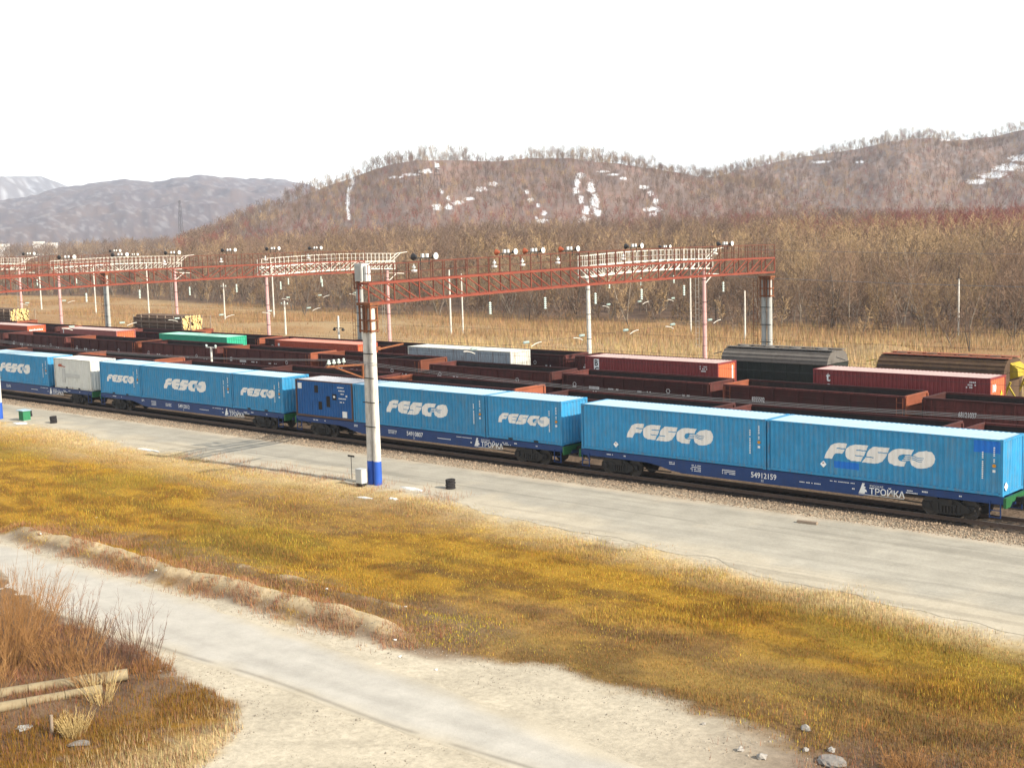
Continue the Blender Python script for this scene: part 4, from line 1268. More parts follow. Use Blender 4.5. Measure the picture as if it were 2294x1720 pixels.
def grid_mesh(name, xs, ys, zf, mats, attrs=None):
    X, Y = np.meshgrid(xs, ys)
    Z = zf(X, Y)
    V = np.stack([X, Y, Z], -1).reshape(-1, 3)
    nx, ny = len(xs), len(ys)
    i = np.arange(nx * ny).reshape(ny, nx)
    F = np.stack([i[:-1, :-1], i[:-1, 1:], i[1:, 1:], i[1:, :-1]], -1).reshape(-1, 4)
    at = {k: (t, f(X, Y).reshape(len(V), -1)) for k, (t, f) in (attrs or {}).items()}
    return np_mesh(name, V, F, mats, at, True)
def lerp3(a, b, t): return a + (b - a) * t[..., None]
def C3(*c): return np.array(c, float)
SAND = C3(.425, .374, .288); STRAW = C3(.42, .318, .17); GOLD = C3(.29, .168, .022); OCHRE = C3(.165, .088, .015); SOIL = C3(.15, .098, .062)
DARK = C3(.11, .072, .048); GREENISH = C3(.19, .145, .026); LEAF = C3(.14, .092, .065); FARG = C3(.31, .215, .115)
def field_tone(X, Y):
    n = fbm(X * .10, Y * .16, 5, 61); n2 = .55 * fbm(X * .16 + Y * .1, Y * .75, 5, 66) + .45 * fbm(X * .9, Y * 1.3, 3, 69); n3 = fbm(X * .06 + 9, Y * .09, 4, 71)
    c = lerp3(np.broadcast_to(OCHRE, X.shape + (3,)), np.broadcast_to(GOLD, X.shape + (3,)), sstep(.38, .60, n2))
    c = lerp3(c, np.broadcast_to(GREENISH, X.shape + (3,)), .5 * sstep(.46, .66, n) * sstep(31.5, 34, Y))
    up = np.clip((yup(X) - Y) / np.interp(X, [-110, -60, -45, -15], [8.5, 8.0, 5.5, 3.6]), 0, 1)
    c = lerp3(c, np.broadcast_to(STRAW, X.shape + (3,)), (1 - sstep(.12, .95, up + .5 * (n2 - .5))))
    c = lerp3(c, np.broadcast_to(SOIL * 1.25, X.shape + (3,)), .35 * sstep(.58, .7, n3))
    c = lerp3(c, np.broadcast_to(C3(.09, .052, .022), X.shape + (3,)), .55 * sstep(.58, .70, fbm(X * .22, Y * .55, 4, 73)) * sstep(-62, -40, X))
    return c
def ground_tone(X, Y):
    n2 = fbm(X * .5, Y * .5, 4, 76); n3 = fbm(X * 1.8, Y * 1.8, 3, 80)
    c = np.broadcast_to(SAND, X.shape + (3,)) * (.88 + .24 * n2)[..., None]
    d1 = Y - ylo(X) + 1.7 * (n2 - .5) + .8 * (n3 - .5)
    d2 = yup(X) - Y + 2.4 * (n2 - .5) + .6 * (n3 - .5)
    f = sstep(-.2, 1.0, d1) * sstep(-.4, 1.6, d2)
    c = lerp3(c, field_tone(X, Y), f)
    # earth bank
    bm_ = sstep(.02, .25, berm(X, Y)) * sstep(.35, .6, n2 + .25)
    bank = sstep(-66, -60, X) * (1 - sstep(-33, -30, X)) * sstep(30.2, 30.9, Y) * (1 - sstep(33.8, 36.0, Y + 1.5 * (n2 - .5)))
    c = lerp3(c, np.broadcast_to(SOIL, X.shape + (3,)) * (.75 + .6 * n2)[..., None], .8 * bank)
    c = lerp3(c, np.broadcast_to(C3(.44, .345, .215), X.shape + (3,)), .9 * sstep(.16, .40, berm(X, Y) + .22 * (n3 - .5)))
    # scrub island
    i = sstep(-.3, .8, isl(X) - Y + .9 * (n3 - .5) + .5 * (n2 - .5))
    ic = lerp3(np.broadcast_to(DARK, X.shape + (3,)), np.broadcast_to(SOIL, X.shape + (3,)), sstep(.35, .6, n2))
    ic = lerp3(ic, np.broadcast_to(OCHRE * 1.1, X.shape + (3,)), sstep(-36.5, -34.0, X) * (1 - sstep(.5, .72, n3)))
    ic = lerp3(ic, np.broadcast_to(STRAW, X.shape + (3,)), .7 * sstep(-33.2, -31.6, X))
    c = lerp3(c, ic, i)
    # faint wheel tracks bending from the road into the side lane
    for off in (0.0, 1.7):
        rad = np.hypot(X + 22.0, Y - 14.5)
        tr = np.exp(-((rad - 9.6 - off) / .24) ** 2) * sstep(-31.5, -28.5, X) * (1 - sstep(-16, -12, X)) * sstep(.35, .6, fbm(X * .5, Y * .5, 3, 83))
        c = c * (1 - .13 * tr)[..., None]
    # stony weedy corner at lower right
    w = np.exp(-(((X + 13.0) / 5.5) ** 2 + ((Y - 30.8) / 2.6) ** 2))
    c = lerp3(c, np.broadcast_to(DARK * 1.3, X.shape + (3,)), np.clip(w * 1.6 * sstep(.2, .5, n2 + .15), 0, 1))
    # yard and far grass
    yard = sstep(92, 95, Y)
    fg = lerp3(np.broadcast_to(FARG, X.shape + (3,)), np.broadcast_to(C3(.27, .165, .08), X.shape + (3,)), sstep(.42, .62, fbm(X * .05, Y * .08, 4, 85)))
    c = lerp3(c, fg, yard)
    az, d = polar(X, Y)
    wood = sstep(-6, 8, d - edge_d(az) + 12 * (n2 - .5)) * sstep(130, 150, Y)
    c = lerp3(c, np.broadcast_to(LEAF, X.shape + (3,)), wood)
    ff = sstep(500, 540, d) * (1 - sstep(860, 900, d)) * (1 - sstep(33.0, 34.5, az)) * sstep(24.0, 25, az)
    c = lerp3(c, np.broadcast_to(C3(.52, .42, .23), X.shape + (3,)), ff)
    r = np.ones(X.shape + (4,)); r[..., :3] = np.clip(c, 0, 1)
    return r
def tone_mat(name, bump_s=.5, fine=6.0, rough=.95, contrast=.28, speck=None):
    mt, N, L, p = new_mat(name); nt = mt.node_tree
    at = N.new('ShaderNodeAttribute'); at.attribute_name = 'tone'
    co = coords(nt, rnd=False)
    n1 = noise(nt, co, fine, 8, .72)
    r = ramp(nt, [(.2, 1 - contrast), (.8, 1 + contrast)]); L.new(n1, r.inputs[0])
    c = mixc(nt, 1.0, at.outputs['Color'], r.outputs[0], 'MULTIPLY')
    n2 = noise(nt, co, .7, 5, .6)
    r2 = ramp(nt, [(.3, .88), (.7, 1.12)]); L.new(n2, r2.inputs[0])
    c = mixc(nt, 1.0, c, r2.outputs[0], 'MULTIPLY')
    if speck:
        vo = N.new('ShaderNodeTexVoronoi'); vo.inputs['Scale'].default_value = speck; L.new(co, vo.inputs['Vector'])
        rr = ramp(nt, [(0, .5), (.5, 1.0), (1, 1.5)]); L.new(vo.outputs['Color'], rr.inputs[0])
        c = mixc(nt, 1.0, c, rr.outputs[0], 'MULTIPLY')
        L.new(bump(nt, p, vo.outputs['Distance'], .8, .05), p.inputs['Normal']) if False else bump(nt, p, vo.outputs['Distance'], .8, .04)
    else:
        bump(nt, p, n1, bump_s, .05)
    L.new(c, p.inputs['Base Color'])
    p.inputs['Roughness'].default_value = rough; p.inputs['Specular IOR Level'].default_value = .1
    return mt
def growth(a, step, n, k=1.13):
    out = []; s = step
    for i in range(n): s *= k; a += s; out.append(a)
    return np.array(out)
xs = np.concatenate([np.arange(-112, -66, .3), np.arange(-66, -30, .18), np.arange(-30, -6, .3)])
xs = np.concatenate([-growth(112, 1.0, 54)[::-1], xs, -6 + growth(0, .6, 33)])
ysf = np.concatenate([np.arange(14, 29.5, .25), np.arange(29.5, 35, .13), np.arange(35, 58, .25)])
ys = np.concatenate([14 - growth(0, .5, 30)[::-1], ysf, np.arange(58, 175, 1.2), 175 + growth(0, 1.3, 46)])
xs = xs[(xs > -6200) & (xs < 700)]; ys = ys[(ys > -400) & (ys < 6200)]
GM_ = tone_mat('ground_cover', .7, 4.0, .95, .34)
gnd = put('ground', grid_mesh('ground', xs, ys, gz, [GM_], {'tone': ('FLOAT_COLOR', ground_tone)}))
tag(gnd, kind='structure')

def strip(name, x0, x1, dx, lo, hi, n, zf, mat, tonef=None):
    xs_ = np.arange(x0, x1, dx); t = np.linspace(0, 1, n)
    Tt, X = np.meshgrid(t, xs_, indexing='ij')
    Y = lo(X) * (1 - Tt) + hi(X) * Tt
    Z = zf(X, Y, Tt)
    V = np.stack([X, Y, Z], -1).reshape(-1, 3)
    nx = len(xs_); i = np.arange(nx * n).reshape(n, nx)
    F = np.stack([i[:-1, :-1], i[:-1, 1:], i[1:, 1:], i[1:, :-1]], -1).reshape(-1, 4)
    at = {}
    if tonef:
        c = np.ones(X.shape + (4,)); c[..., :3] = np.clip(tonef(X, Y), 0, 1); at['tone'] = ('FLOAT_COLOR', c.reshape(-1, 4))
    o = put(name, np_mesh(name, V, F, [mat], at, True))
    return tag(o, kind='structure')
# paved apron between the field and the first track
APR = C3(.335, .31, .258)
def apron_tone(X, Y):
    n = .5 * fbm(X * .03, Y * 1.1, 4, 101) + .5 * fbm(X * .12, Y * 3.2, 4, 103); n2 = fbm(X * .6, Y * .6, 4, 106)
    c = np.broadcast_to(APR, X.shape + (3,)) * (.80 + .42 * n)[..., None]
    e = np.clip((Y - yup(X)) / 3.2, 0, 1)
    c = lerp3(c, np.broadcast_to(SAND * .98, X.shape + (3,)), (1 - sstep(.15, .9, e + 1.1 * (n2 - .5))) * .9)
    e2 = np.clip((56.7 - Y) / 1.6, 0, 1)
    c = lerp3(c, np.broadcast_to(C3(.45, .38, .29), X.shape + (3,)), (1 - sstep(.1, .8, e2 + .9 * (n2 - .5))) * .8)
    dk = sstep(.60, .66, fbm(X * .05, Y * 1.7, 5, 111))
    return c * (1 - .16 * dk)[..., None]
strip('apron', -330, 40, .4, lambda X: yup(X) - .3 + 1.6 * (fbm(X * .35, X * 0, 4, 121) - .5), lambda X: 56.75 + .5 * (fbm(X * .5, X * 0 + 5, 3, 125) - .5), 90,
      lambda X, Y, t: gz(X, Y) + .012, tone_mat('worn_apron_concrete', .35, 7, .9, .16), apron_tone)
# front road: worn asphalt lane between dusty shoulders
def road_tone(X, Y):
    n = .6 * fbm(X * .02, Y * 1.3, 4, 131) + .4 * fbm(X * .10, Y * 3.5, 4, 133); n2 = fbm(X * .7, Y * .7, 4, 136)
    c = np.broadcast_to(C3(.405, .38, .335), X.shape + (3,)) * (.90 + .22 * n)[..., None]
    e = np.minimum(Y - 25.2, np.interp(X, [-60, -46, -35, -29, -24, -10], [29.5, 29.4, 28.6, 28.1, 27.4, 26]) + .7 - Y)
    c = lerp3(c, np.broadcast_to(SAND * 1.02, X.shape + (3,)), 1 - sstep(-.1, 1.1, e + .8 * (n2 - .5)))
    rut = np.exp(-((Y - 26.75 - .1 * np.sin(X * .21)) / .28) ** 2) + np.exp(-((Y - 28.35 - .12 * np.sin(X * .18 + 1)) / .30) ** 2)
    c = c * (1 - .09 * rut * sstep(.3, .6, fbm(X * .15, Y * .8, 3, 139)))[..., None]
    crack = np.exp(-((Y - 25.62 - .12 * np.sin(X * .5)) / .10) ** 2) * sstep(-43, -41, X) * sstep(.35, .55, fbm(X * .7, X * 0, 3, 138))
    return c * (1 - .36 * crack)[..., None]
strip('road', -330, 10, .35, lambda X: 25.35 + .22 * (fbm(X * .8, X * 0 + 2, 3, 141) - .5) , lambda X: np.interp(X, [-60, -46, -35, -29, -24, -10], [29.9, 29.8, 29.2, 28.7, 28.1, 26.8]) + .5 * (fbm(X * .4, X * 0 + 7, 3, 145) - .5), 60,
      lambda X, Y, t: gz(X, Y) * 0 - .74 + .03 + np.where(t <= 0, -.05, 0), tone_mat('dusty_worn_asphalt', .3, 9, .92, .09), road_tone)
# gravel bed of the tracks
def bal_tone(X, Y):
    n2 = fbm(X * .6, Y * .6, 4, 151)
    c = np.broadcast_to(C3(.135, .098, .070), X.shape + (3,)) * (.75 + .5 * n2)[..., None]
    near_ = 1 - sstep(56.7, 57.9, Y + .6 * (n2 - .5))
    c = lerp3(c, np.broadcast_to(C3(.315, .258, .188), X.shape + (3,)), near_)
    oil_shade = np.exp(-((Y - 59.24) / 1.45) ** 4)  # oily track bed, widened to paint in the shade beside the train
    return lerp3(c, np.broadcast_to(C3(.085, .065, .052), X.shape + (3,)), np.clip(oil_shade * .85, 0, 1))
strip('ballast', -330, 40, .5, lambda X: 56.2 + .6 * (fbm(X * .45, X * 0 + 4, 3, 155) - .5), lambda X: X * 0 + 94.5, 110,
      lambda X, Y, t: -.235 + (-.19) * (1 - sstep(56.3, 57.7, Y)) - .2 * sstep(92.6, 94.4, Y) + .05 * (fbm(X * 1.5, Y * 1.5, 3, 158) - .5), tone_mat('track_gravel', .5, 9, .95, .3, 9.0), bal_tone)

# ---------------------------------------------------------------- hills
CEN = [(33.0, -.004), (34.82, .0052), (35.6, .0116), (37.17, .0227), (38.75, .034), (39.94, .041), (41.13, .0484), (42.72, .057), (43.92, .0606), (45.89, .0591), (47.08, .0572), (48.87, .0594), (50.46, .0589), (52.43, .0534), (54.2, .048), (55.76, .0423), (56.93, .0382), (58.47, .0329), (60.0, .0236), (61.52, .0126), (63.39, .0016), (66, -.01)]
RIG = [(50.5, .005), (53.39, .0238), (54.97, .0315), (56.15, .0377), (56.93, .0396), (58.09, .0433), (59.62, .049), (61.51, .0527), (62.45, .0547), (63.37, .0579), (64.29, .0605), (65.19, .0607), (66.63, .0576), (67.86, .0591), (68.94, .0629), (70.43, .0662), (72.1, .0691), (76, .07)]
FAR2 = [(20, .028), (23.49, .0293), (25.18, .0335), (26.89, .0308), (27.95, .0327), (28.85, .0373), (29.58, .0397), (31.77, .0441), (32.87, .0418), (34.76, .0462), (36.46, .0433), (38.0, .0421), (39.25, .0379), (40.3, .03), (41.85, .019), (44, .005)]
FAR1 = [(20, .05), (23.58, .0506), (25.92, .0483), (26.95, .0475), (28.53, .0472), (29.4, .0404), (30.09, .0321), (31.51, .02), (34, .0)]
def hill_fn(tab, d0, d1, tree, base=8.0, nz=.16, seed=200):
    ta = [a for a, t in tab]; tt = [t for a, t in tab]
    def f(az, d):
        rid = d1 * (1 + .06 * np.sin(az * .9 + seed))
        Hh = CAMZ + np.interp(az, ta, tt) * rid - tree
        t = np.clip((d - d0) / (rid - d0), 0, 1)
        s = t ** .82 * (1 + nz * np.sin(np.pi * t) * 2 * (fbm(az * .55 + seed, d * .006, 4, seed) - .5))
        back = np.clip((d - rid) / (rid * .5), 0, 1)
        return np.where(Hh > base, base - 3 + (Hh - base + 3) * s * (1 - .9 * back ** 1.3), base - 3 - 4 * t) - np.where(Hh <= base, 3, 0)
    return f
SNOW = [(41.15, .039, .12, .004), (41.0, .034, .10, .005), (40.92, .028, .10, .006), (40.88, .021, .09, .006), (40.9, .014, .10, .004),
        (43.0, .0415, .5, .0012), (43.6, .0432, .5, .0012), (44.3, .0452, .35, .002), (44.75, .049, .12, .003), (44.7, .0185, .25, .003), (45.2, .0185, .22, .0022), (45.6, .0215, .25, .0018), (46.1, .024, .3, .0014), (45.2, .025, .12, .002), (44.9, .03, .1, .002), (46.6, .031, .4, .002), (47.1, .0345, .3, .002),
        (48.6, .028, .12, .002), (48.75, .022, .16, .0016), (49.05, .018, .10, .002), (49.3, .012, .14, .002), (49.2, .006, .35, .0016), (49.0, .0085, .1, .0012),
        (50.95, .039, .22, .003), (50.75, .034, .16, .004), (50.72, .028, .15, .004), (50.9, .021, .16, .004), (51.1, .013, .2, .004), (51.05, .006, .3, .003), (51.35, .03, .22, .006), (51.5, .02, .25, .006), (51.6, .011, .25, .003),
        (51.9, .0415, .3, .0009), (52.3, .039, .3, .0009), (52.75, .036, .2, .0012), (53.6, .029, .25, .0018), (53.9, .024, .12, .003), (54.1, .018, .12, .004), (54.2, .012, .16, .003), (53.85, .0125, .35, .002), (54.0, .0085, .25, .0015)]
SNOWR = [(64.2, .0588, .14, .0015), (64.35, .0578, .16, .002), (64.1, .0565, .1, .002), (68.9, .040, .6, .003), (68.4, .034, .7, .003), (67.8, .029, .6, .003), (67.2, .025, .5, .002), (69.6, .047, .6, .004), (62.6, .042, .25, .001), (61.0, .043, .5, .0012), (66.1, .0553, .4, .0012)]
HTONE_A, HTONE_B, HTONE_C = C3(.16, .112, .094), C3(.205, .128, .102), C3(.195, .152, .138)
def hill(name, tab, d0, d1, dmax, az0, az1, nA, nD, tree, base, spots, tones, seed, snow_amt=1.0, far=False, nz=.16):
    f = hill_fn(tab, d0, d1, tree, base, nz, seed)
    a = np.linspace(az0, az1, nA); d = np.linspace(d0, dmax, nD)
    A, D = np.meshgrid(a, d)
    Z = f(A, D) + (1.5 if not far else 7) * (fbm(A * 3, D * .03 if not far else D * .004, 4, seed + 5) - .5)
    X = -D * np.cos(np.radians(A)); Y = D * np.sin(np.radians(A))
    n = fbm(A * 2.2, D * .02 if not far else D * .008, 5, seed + 9); n2 = fbm(A * 10, D * .09 if not far else D * .02, 4, seed + 14)
    ta, tb, tc = tones
    c = lerp3(np.broadcast_to(ta, A.shape + (3,)), np.broadcast_to(tb, A.shape + (3,)), sstep(.4, .62, n))
    c = lerp3(c, np.broadcast_to(tc, A.shape + (3,)), .7 * sstep(.5, .68, n2))
    el = (Z - CAMZ) / D
    s = np.zeros(A.shape)
    for (pa, pe, ra, re) in spots:
        s = np.maximum(s, np.exp(-(((A - pa) / (ra * .85)) ** 2 + ((el - pe) / (re * .95)) ** 2)))
    s = .85 * sstep(.40, .58, s + .45 * (n2 - .5) + .75 * (fbm(A * 30, D * .25, 3, seed + 20) - .5)) * (s > .08)
    if far:
        s = sstep(.56, .70, fbm(A * 6 + D * .012, D * .022, 5, seed + 25)) * .6
    c = lerp3(c, np.broadcast_to(C3(.74, .75, .78), A.shape + (3,)), np.clip(s * snow_amt, 0, 1))
    i = np.arange(nA * nD).reshape(nD, nA)
    F = np.stack([i[:-1, 1:], i[:-1, :-1], i[1:, :-1], i[1:, 1:]], -1).reshape(-1, 4)
    tone = np.ones(A.shape + (4,)); tone[..., :3] = c
    o = put(name, np_mesh(name, np.stack([X, Y, Z], -1).reshape(-1, 3), F, [HILLM], {'tone': ('FLOAT_COLOR', tone.reshape(-1, 4))}, True))
    tag(o, kind='structure')
    return f, (a, d, Z, s)
HILLM = tone_mat('winter_hillside', .3, .25, .95, .22)
h1, H1D = hill('hill', CEN, 560, 950, 1300, 33, 66, 520, 260, 6.0, 8.0, SNOW, (HTONE_A, HTONE_B, HTONE_C), 210)
h2, H2D = hill('hill', RIG, 640, 1230, 1750, 51, 76, 420, 240, 4.0, 9.0, SNOWR, (HTONE_A, C3(.20, .13, .10), C3(.21, .18, .17)), 230)
h3, _ = hill('distant_hills', FAR2, 1700, 3400, 4600, 20, 44, 260, 120, 0, 6.0, [], (C3(.125, .10, .105), C3(.15, .112, .105), C3(.14, .12, .125)), 250, .22, True, .22)
h4, _ = hill('distant_hills', FAR1, 4300, 5200, 5900, 20, 34, 90, 40, 0, 20.0, [], (C3(.16, .14, .14), C3(.18, .15, .14), C3(.2, .18, .18)), 270, .6, True, .3)
def interp_grid(g, az, d):
    a, dd, Z, s = g
    i = np.clip(np.searchsorted(a, az) - 1, 0, len(a) - 2); j = np.clip(np.searchsorted(dd, d) - 1, 0, len(dd) - 2)
    fx = (az - a[i]) / (a[i + 1] - a[i]); fy = (d - dd[j]) / (dd[j + 1] - dd[j])
    B = lambda Q: (Q[j, i] * (1 - fx) + Q[j, i + 1] * fx) * (1 - fy) + (Q[j + 1, i] * (1 - fx) + Q[j + 1, i + 1] * fx) * fy
    return B(Z), B(s)

# far things standing on the terrain
def az_xy(az, d): return -d * math.cos(R(az)), d * math.sin(R(az))
x, y = az_xy(33.9, 842); lattice('lattice_mast', x, y, float(gz(x, y)) - .5, 38 - float(gz(x, y)), 1.3, .5, 'tall thin lattice mast standing in the wood before the distant blue hills')
for k, (az, d, h, lab) in enumerate(((44.0, 690, 17, 'pale lattice pylon at the foot of the wooded hill'), (44.75, 720, 15, 'dark lattice pylon to the right of the pale one at the foot of the hill'))):
    x, y = az_xy(az, d); z, _s = interp_grid(H1D, np.array([az]), np.array([d]))
    lattice('power_pylon', x, y, float(z[0]) - 1, h, 2.0, .6, lab, True, 'pylon')
for k, (az, d, w, h, lab) in enumerate(((28.25, 1330, 13, 10.5, 'white multi-storey house far off at the edge of the wood, peaked roof'), (28.75, 1335, 9, 8.5, 'lower white house to the right of the peaked one, far off'), (26.9, 1330, 12, 9.0, 'white house far off at the left edge'))):
    x, y = az_xy(az, d); z = float(gz(x, y)) - .5
    r = empty('house', (x, y, z), lab, 'house', None, R(-30))
    b = MB(); b.box(-w / 2, w / 2, -5, 5, 0, h); b.build('walls', M['sign'], r)
    b = MB(); b.prism([(-w / 2 - .4, h), (w / 2 + .4, h), (0, h + 3.2)], 'y', -5.4, 5.4); b.build('roof', M['concrete'], r)
    b = MB()
    for i in range(3):
        for j in range(4): b.box(-w / 2 + 1.2 + i * w / 3.2, -w / 2 + 2.4 + i * w / 3.2, -5.04, -4.9, 1.5 + j * 3.1, 3.2 + j * 3.1)
    b.build('windows', M['concrete_grey'], r)

# ================================================================= TREES
def twig_mat(name, a, b, var=.25):
    mt, N, L, p = new_mat(name); nt = mt.node_tree
    oi = N.new('ShaderNodeObjectInfo')
    r = ramp(nt, [(0, a), (1, b)]); L.new(oi.outputs['Random'], r.inputs[0])
    co = coords(nt, .5, rnd=False); n = noise(nt, co, 1.2, 3)
    r2 = ramp(nt, [(.3, 1 - var), (.7, 1 + var)]); L.new(n, r2.inputs[0])
    L.new(mixc(nt, 1.0, r.outputs[0], r2.outputs[0], 'MULTIPLY'), p.inputs['Base Color'])
    p.inputs['Roughness'].default_value = .95; p.inputs['Specular IOR Level'].default_value = .1
    return mt
TM = {'grey': twig_mat('grey_brown_twigs', (.095, .058, .038), (.25, .162, .108)), 'tan': twig_mat('tan_twigs', (.22, .145, .075), (.42, .29, .16)), 'red': twig_mat('reddish_twigs', (.15, .045, .034), (.25, .085, .06))}
TRK = twig_mat('tree_bark', (.07, .055, .045), (.26, .215, .17))
class TV:
    def __init__(s): s.v = []; s.f = []
    def tri(s, a, b, w, r_):
        d = b - a; l = np.linalg.norm(d) + 1e-9
        u = np.cross(d / l, r_.normal(size=3)); u /= np.linalg.norm(u) + 1e-9
        o = len(s.v); s.v += [a - u * w / 2, a + u * w / 2, b]; s.f.append((o, o + 1, o + 2))
    def tube(s, a, b, ra, rb, n=5):
        d = b - a; d = d / (np.linalg.norm(d) + 1e-9)
        u = np.cross(d, (0, 0, 1) if abs(d[2]) < .9 else (1, 0, 0)); u /= np.linalg.norm(u); w = np.cross(d, u)
        o = len(s.v)
        for c, r in ((a, ra), (b, rb)):
            for k in range(n):
                t = 2 * math.pi * k / n; s.v.append(c + r * (math.cos(t) * u + math.sin(t) * w))
        for k in range(n):
            s.f.append((o + k, o + (k + 1) % n, o + n + (k + 1) % n)); s.f.append((o + k, o + n + (k + 1) % n, o + n + k))
def tree_geo(seed, H, n1, n2, n3, w, hb=.25, spread=.62, trunk_r=.13, low=False):
    r_ = np.random.default_rng(seed); tk, cr = TV(), TV()
    forks = 1 if low else r_.integers(1, 3)
    stems = []
    for f in range(forks):
        p = np.zeros(3); d = np.array([r_.normal() * .12 * (1 + f), r_.normal() * .12 * (1 + f), 1.0])
        segs = [p.copy()]
        for i in range(5):
            p = p + d / np.linalg.norm(d) * H * .86 / 5 * (1 - .1 * f); d = d + r_.normal(size=3) * .10; d[2] = max(d[2], .7); segs.append(p.copy())
        for i in range(5): tk.tube(segs[i], segs[i + 1], trunk_r * (1 - i / 5.6), trunk_r * (1 - (i + 1) / 5.6), 5 if not low else 3)
        stems.append(segs)
    for i in range(n1):
        segs = stems[i % forks]; t = hb + (1 - hb) * ((i + r_.random()) / n1)
        q = t * 5; k = min(4, int(q)); a = segs[k] + (segs[k + 1] - segs[k]) * (q - k)
        ang = i * 2.4 + r_.normal() * .4; out = spread * (.75 + .5 * r_.random())
        d = np.array([math.cos(ang) * out, math.sin(ang) * out, .65 + .5 * r_.random()]); d /= np.linalg.norm(d)
        ln = H * (.44 - .24 * t) * (.8 + .45 * r_.random())
        m_ = a + d * ln * .55; b = m_ + (d + np.array([0, 0, .35]) + r_.normal(size=3) * .15) * ln * .45
        rr = trunk_r * .36 * (1.1 - t)
        tk.tube(a, m_, rr, rr * .6, 3); tk.tube(m_, b, rr * .6, .012, 3)
        for j in range(n2):
            u = .2 + .8 * (j + r_.random()) / n2
            c = a + (m_ - a) * u / .55 if u < .55 else m_ + (b - m_) * (u - .55) / .45
            e = d * .7 + r_.normal(size=3) * .55 + np.array([0, 0, .35]); e /= np.linalg.norm(e)
            l2 = ln * (.42 - .15 * u) * (.7 + .6 * r_.random()); g = c + e * l2
            cr.tri(c, g, w * 1.7, r_)
            for k2 in range(n3):
                v = .1 + .9 * (k2 + r_.random()) / n3; h = c + (g - c) * v
                x_ = e * .6 + r_.normal(size=3) * .6 + np.array([0, 0, .3]); x_ /= np.linalg.norm(x_)
                cr.tri(h, h + x_ * l2 * (.35 + .45 * r_.random()), w, r_)
    return (np.array(tk.v), np.array(tk.f)), (np.array(cr.v), np.array(cr.f))
NEARH = [11.5, 10.0, 12.5, 9.0]
near_geo = [tree_geo(300 + i, NEARH[i], 18, 8, 7, .032, hb=.24, spread=.82) for i in range(4)]
near_mesh = {}
for kind in TM:
    for i, (tk, cr) in enumerate(near_geo):
        near_mesh[(kind, i)] = (np_mesh('trunk', tk[0], tk[1], [TRK]), np_mesh('crown', cr[0], cr[1], [TM[kind]]))
def joined(name, geo, kind):
    (tv, tf), (cv, cf) = geo
    return np_mesh(name, np.concatenate([tv, cv]), np.concatenate([tf, cf + len(tv)]), [TRK, TM[kind]], mi=np.concatenate([np.zeros(len(tf), int), np.ones(len(cf), int)]))
def bank(specs):
    """source trees for the mass of the wood: kept out of the scene, only instanced"""
    c = bpy.data.collections.new('tree_sources')
    for k, (kind, geo) in enumerate(specs):
        o = bpy.data.objects.new('source_tree_' + 'abcdefghijklm'[k], joined('tree', geo, kind)); c.objects.link(o)
    return c
mid_geo = [tree_geo(400 + i, 10.5, 13, 6, 6, .062, hb=.22, spread=.85) for i in range(3)]
shr_geo = [tree_geo(440 + i, 4.0, 12, 5, 4, .07, hb=.03, spread=.75, trunk_r=.05) for i in range(2)]
hil_geo = [tree_geo(460 + i, 9.0, 9, 5, 4, .11, hb=.38, spread=.55, trunk_r=.15, low=True) for i in range(3)]
MID = bank([('grey', mid_geo[0]), ('grey', mid_geo[1]), ('grey', mid_geo[2]), ('tan', mid_geo[0]), ('tan', mid_geo[1]), ('red', mid_geo[2]), ('grey', shr_geo[0]), ('tan', shr_geo[1])])
HIL = bank([('grey', hil_geo[0]), ('grey', hil_geo[1]), ('grey', hil_geo[2]), ('tan', hil_geo[1]), ('red', hil_geo[2])])
def scatter(name, P, idx, scl, rot, coll, label=None, cat=None):
    me = bpy.data.meshes.new(name); me.vertices.add(len(P)); me.vertices.foreach_set('co', np.asarray(P, np.float32).ravel())
    for an, typ, arr in (('pick', 'INT', idx), ('size', 'FLOAT', scl), ('turn', 'FLOAT', rot)):
        at = me.attributes.new(an, typ, 'POINT'); at.data.foreach_set('value', np.asarray(arr, np.int32 if typ == 'INT' else np.float32))
    o = put(name, me)
    ng = bpy.data.node_groups.new(name, 'GeometryNodeTree')
    ng.interface.new_socket('Geometry', in_out='INPUT', socket_type='NodeSocketGeometry')
    ng.interface.new_socket('Geometry', in_out='OUTPUT', socket_type='NodeSocketGeometry')
    N = ng.nodes; L = ng.links
    gi = N.new('NodeGroupInput'); go = N.new('NodeGroupOutput'); ip = N.new('GeometryNodeInstanceOnPoints'); ci = N.new('GeometryNodeCollectionInfo')
    ci.inputs['Collection'].default_value = coll; ci.inputs['Separate Children'].default_value = True; ci.inputs['Reset Children'].default_value = True
    def na(nm, t):
        a = N.new('GeometryNodeInputNamedAttribute'); a.data_type = t; a.inputs['Name'].default_value = nm
        return next(q for q in a.outputs if q.enabled and q.name == 'Attribute')
    cx = N.new('ShaderNodeCombineXYZ')
    L.new(na('turn', 'FLOAT'), cx.inputs[2])
    L.new(gi.outputs[0], ip.inputs['Points']); L.new(ci.outputs[0], ip.inputs['Instance'])
    ip.inputs['Pick Instance'].default_value = True
    L.new(na('pick', 'INT'), ip.inputs['Instance Index']); L.new(cx.outputs[0], ip.inputs['Rotation']); L.new(na('size', 'FLOAT'), ip.inputs['Scale'])
    L.new(ip.outputs[0], go.inputs[0])
    md = o.modifiers.new('scatter', 'NODES'); md.node_group = ng
    return tag(o, label, cat, None, 'stuff')
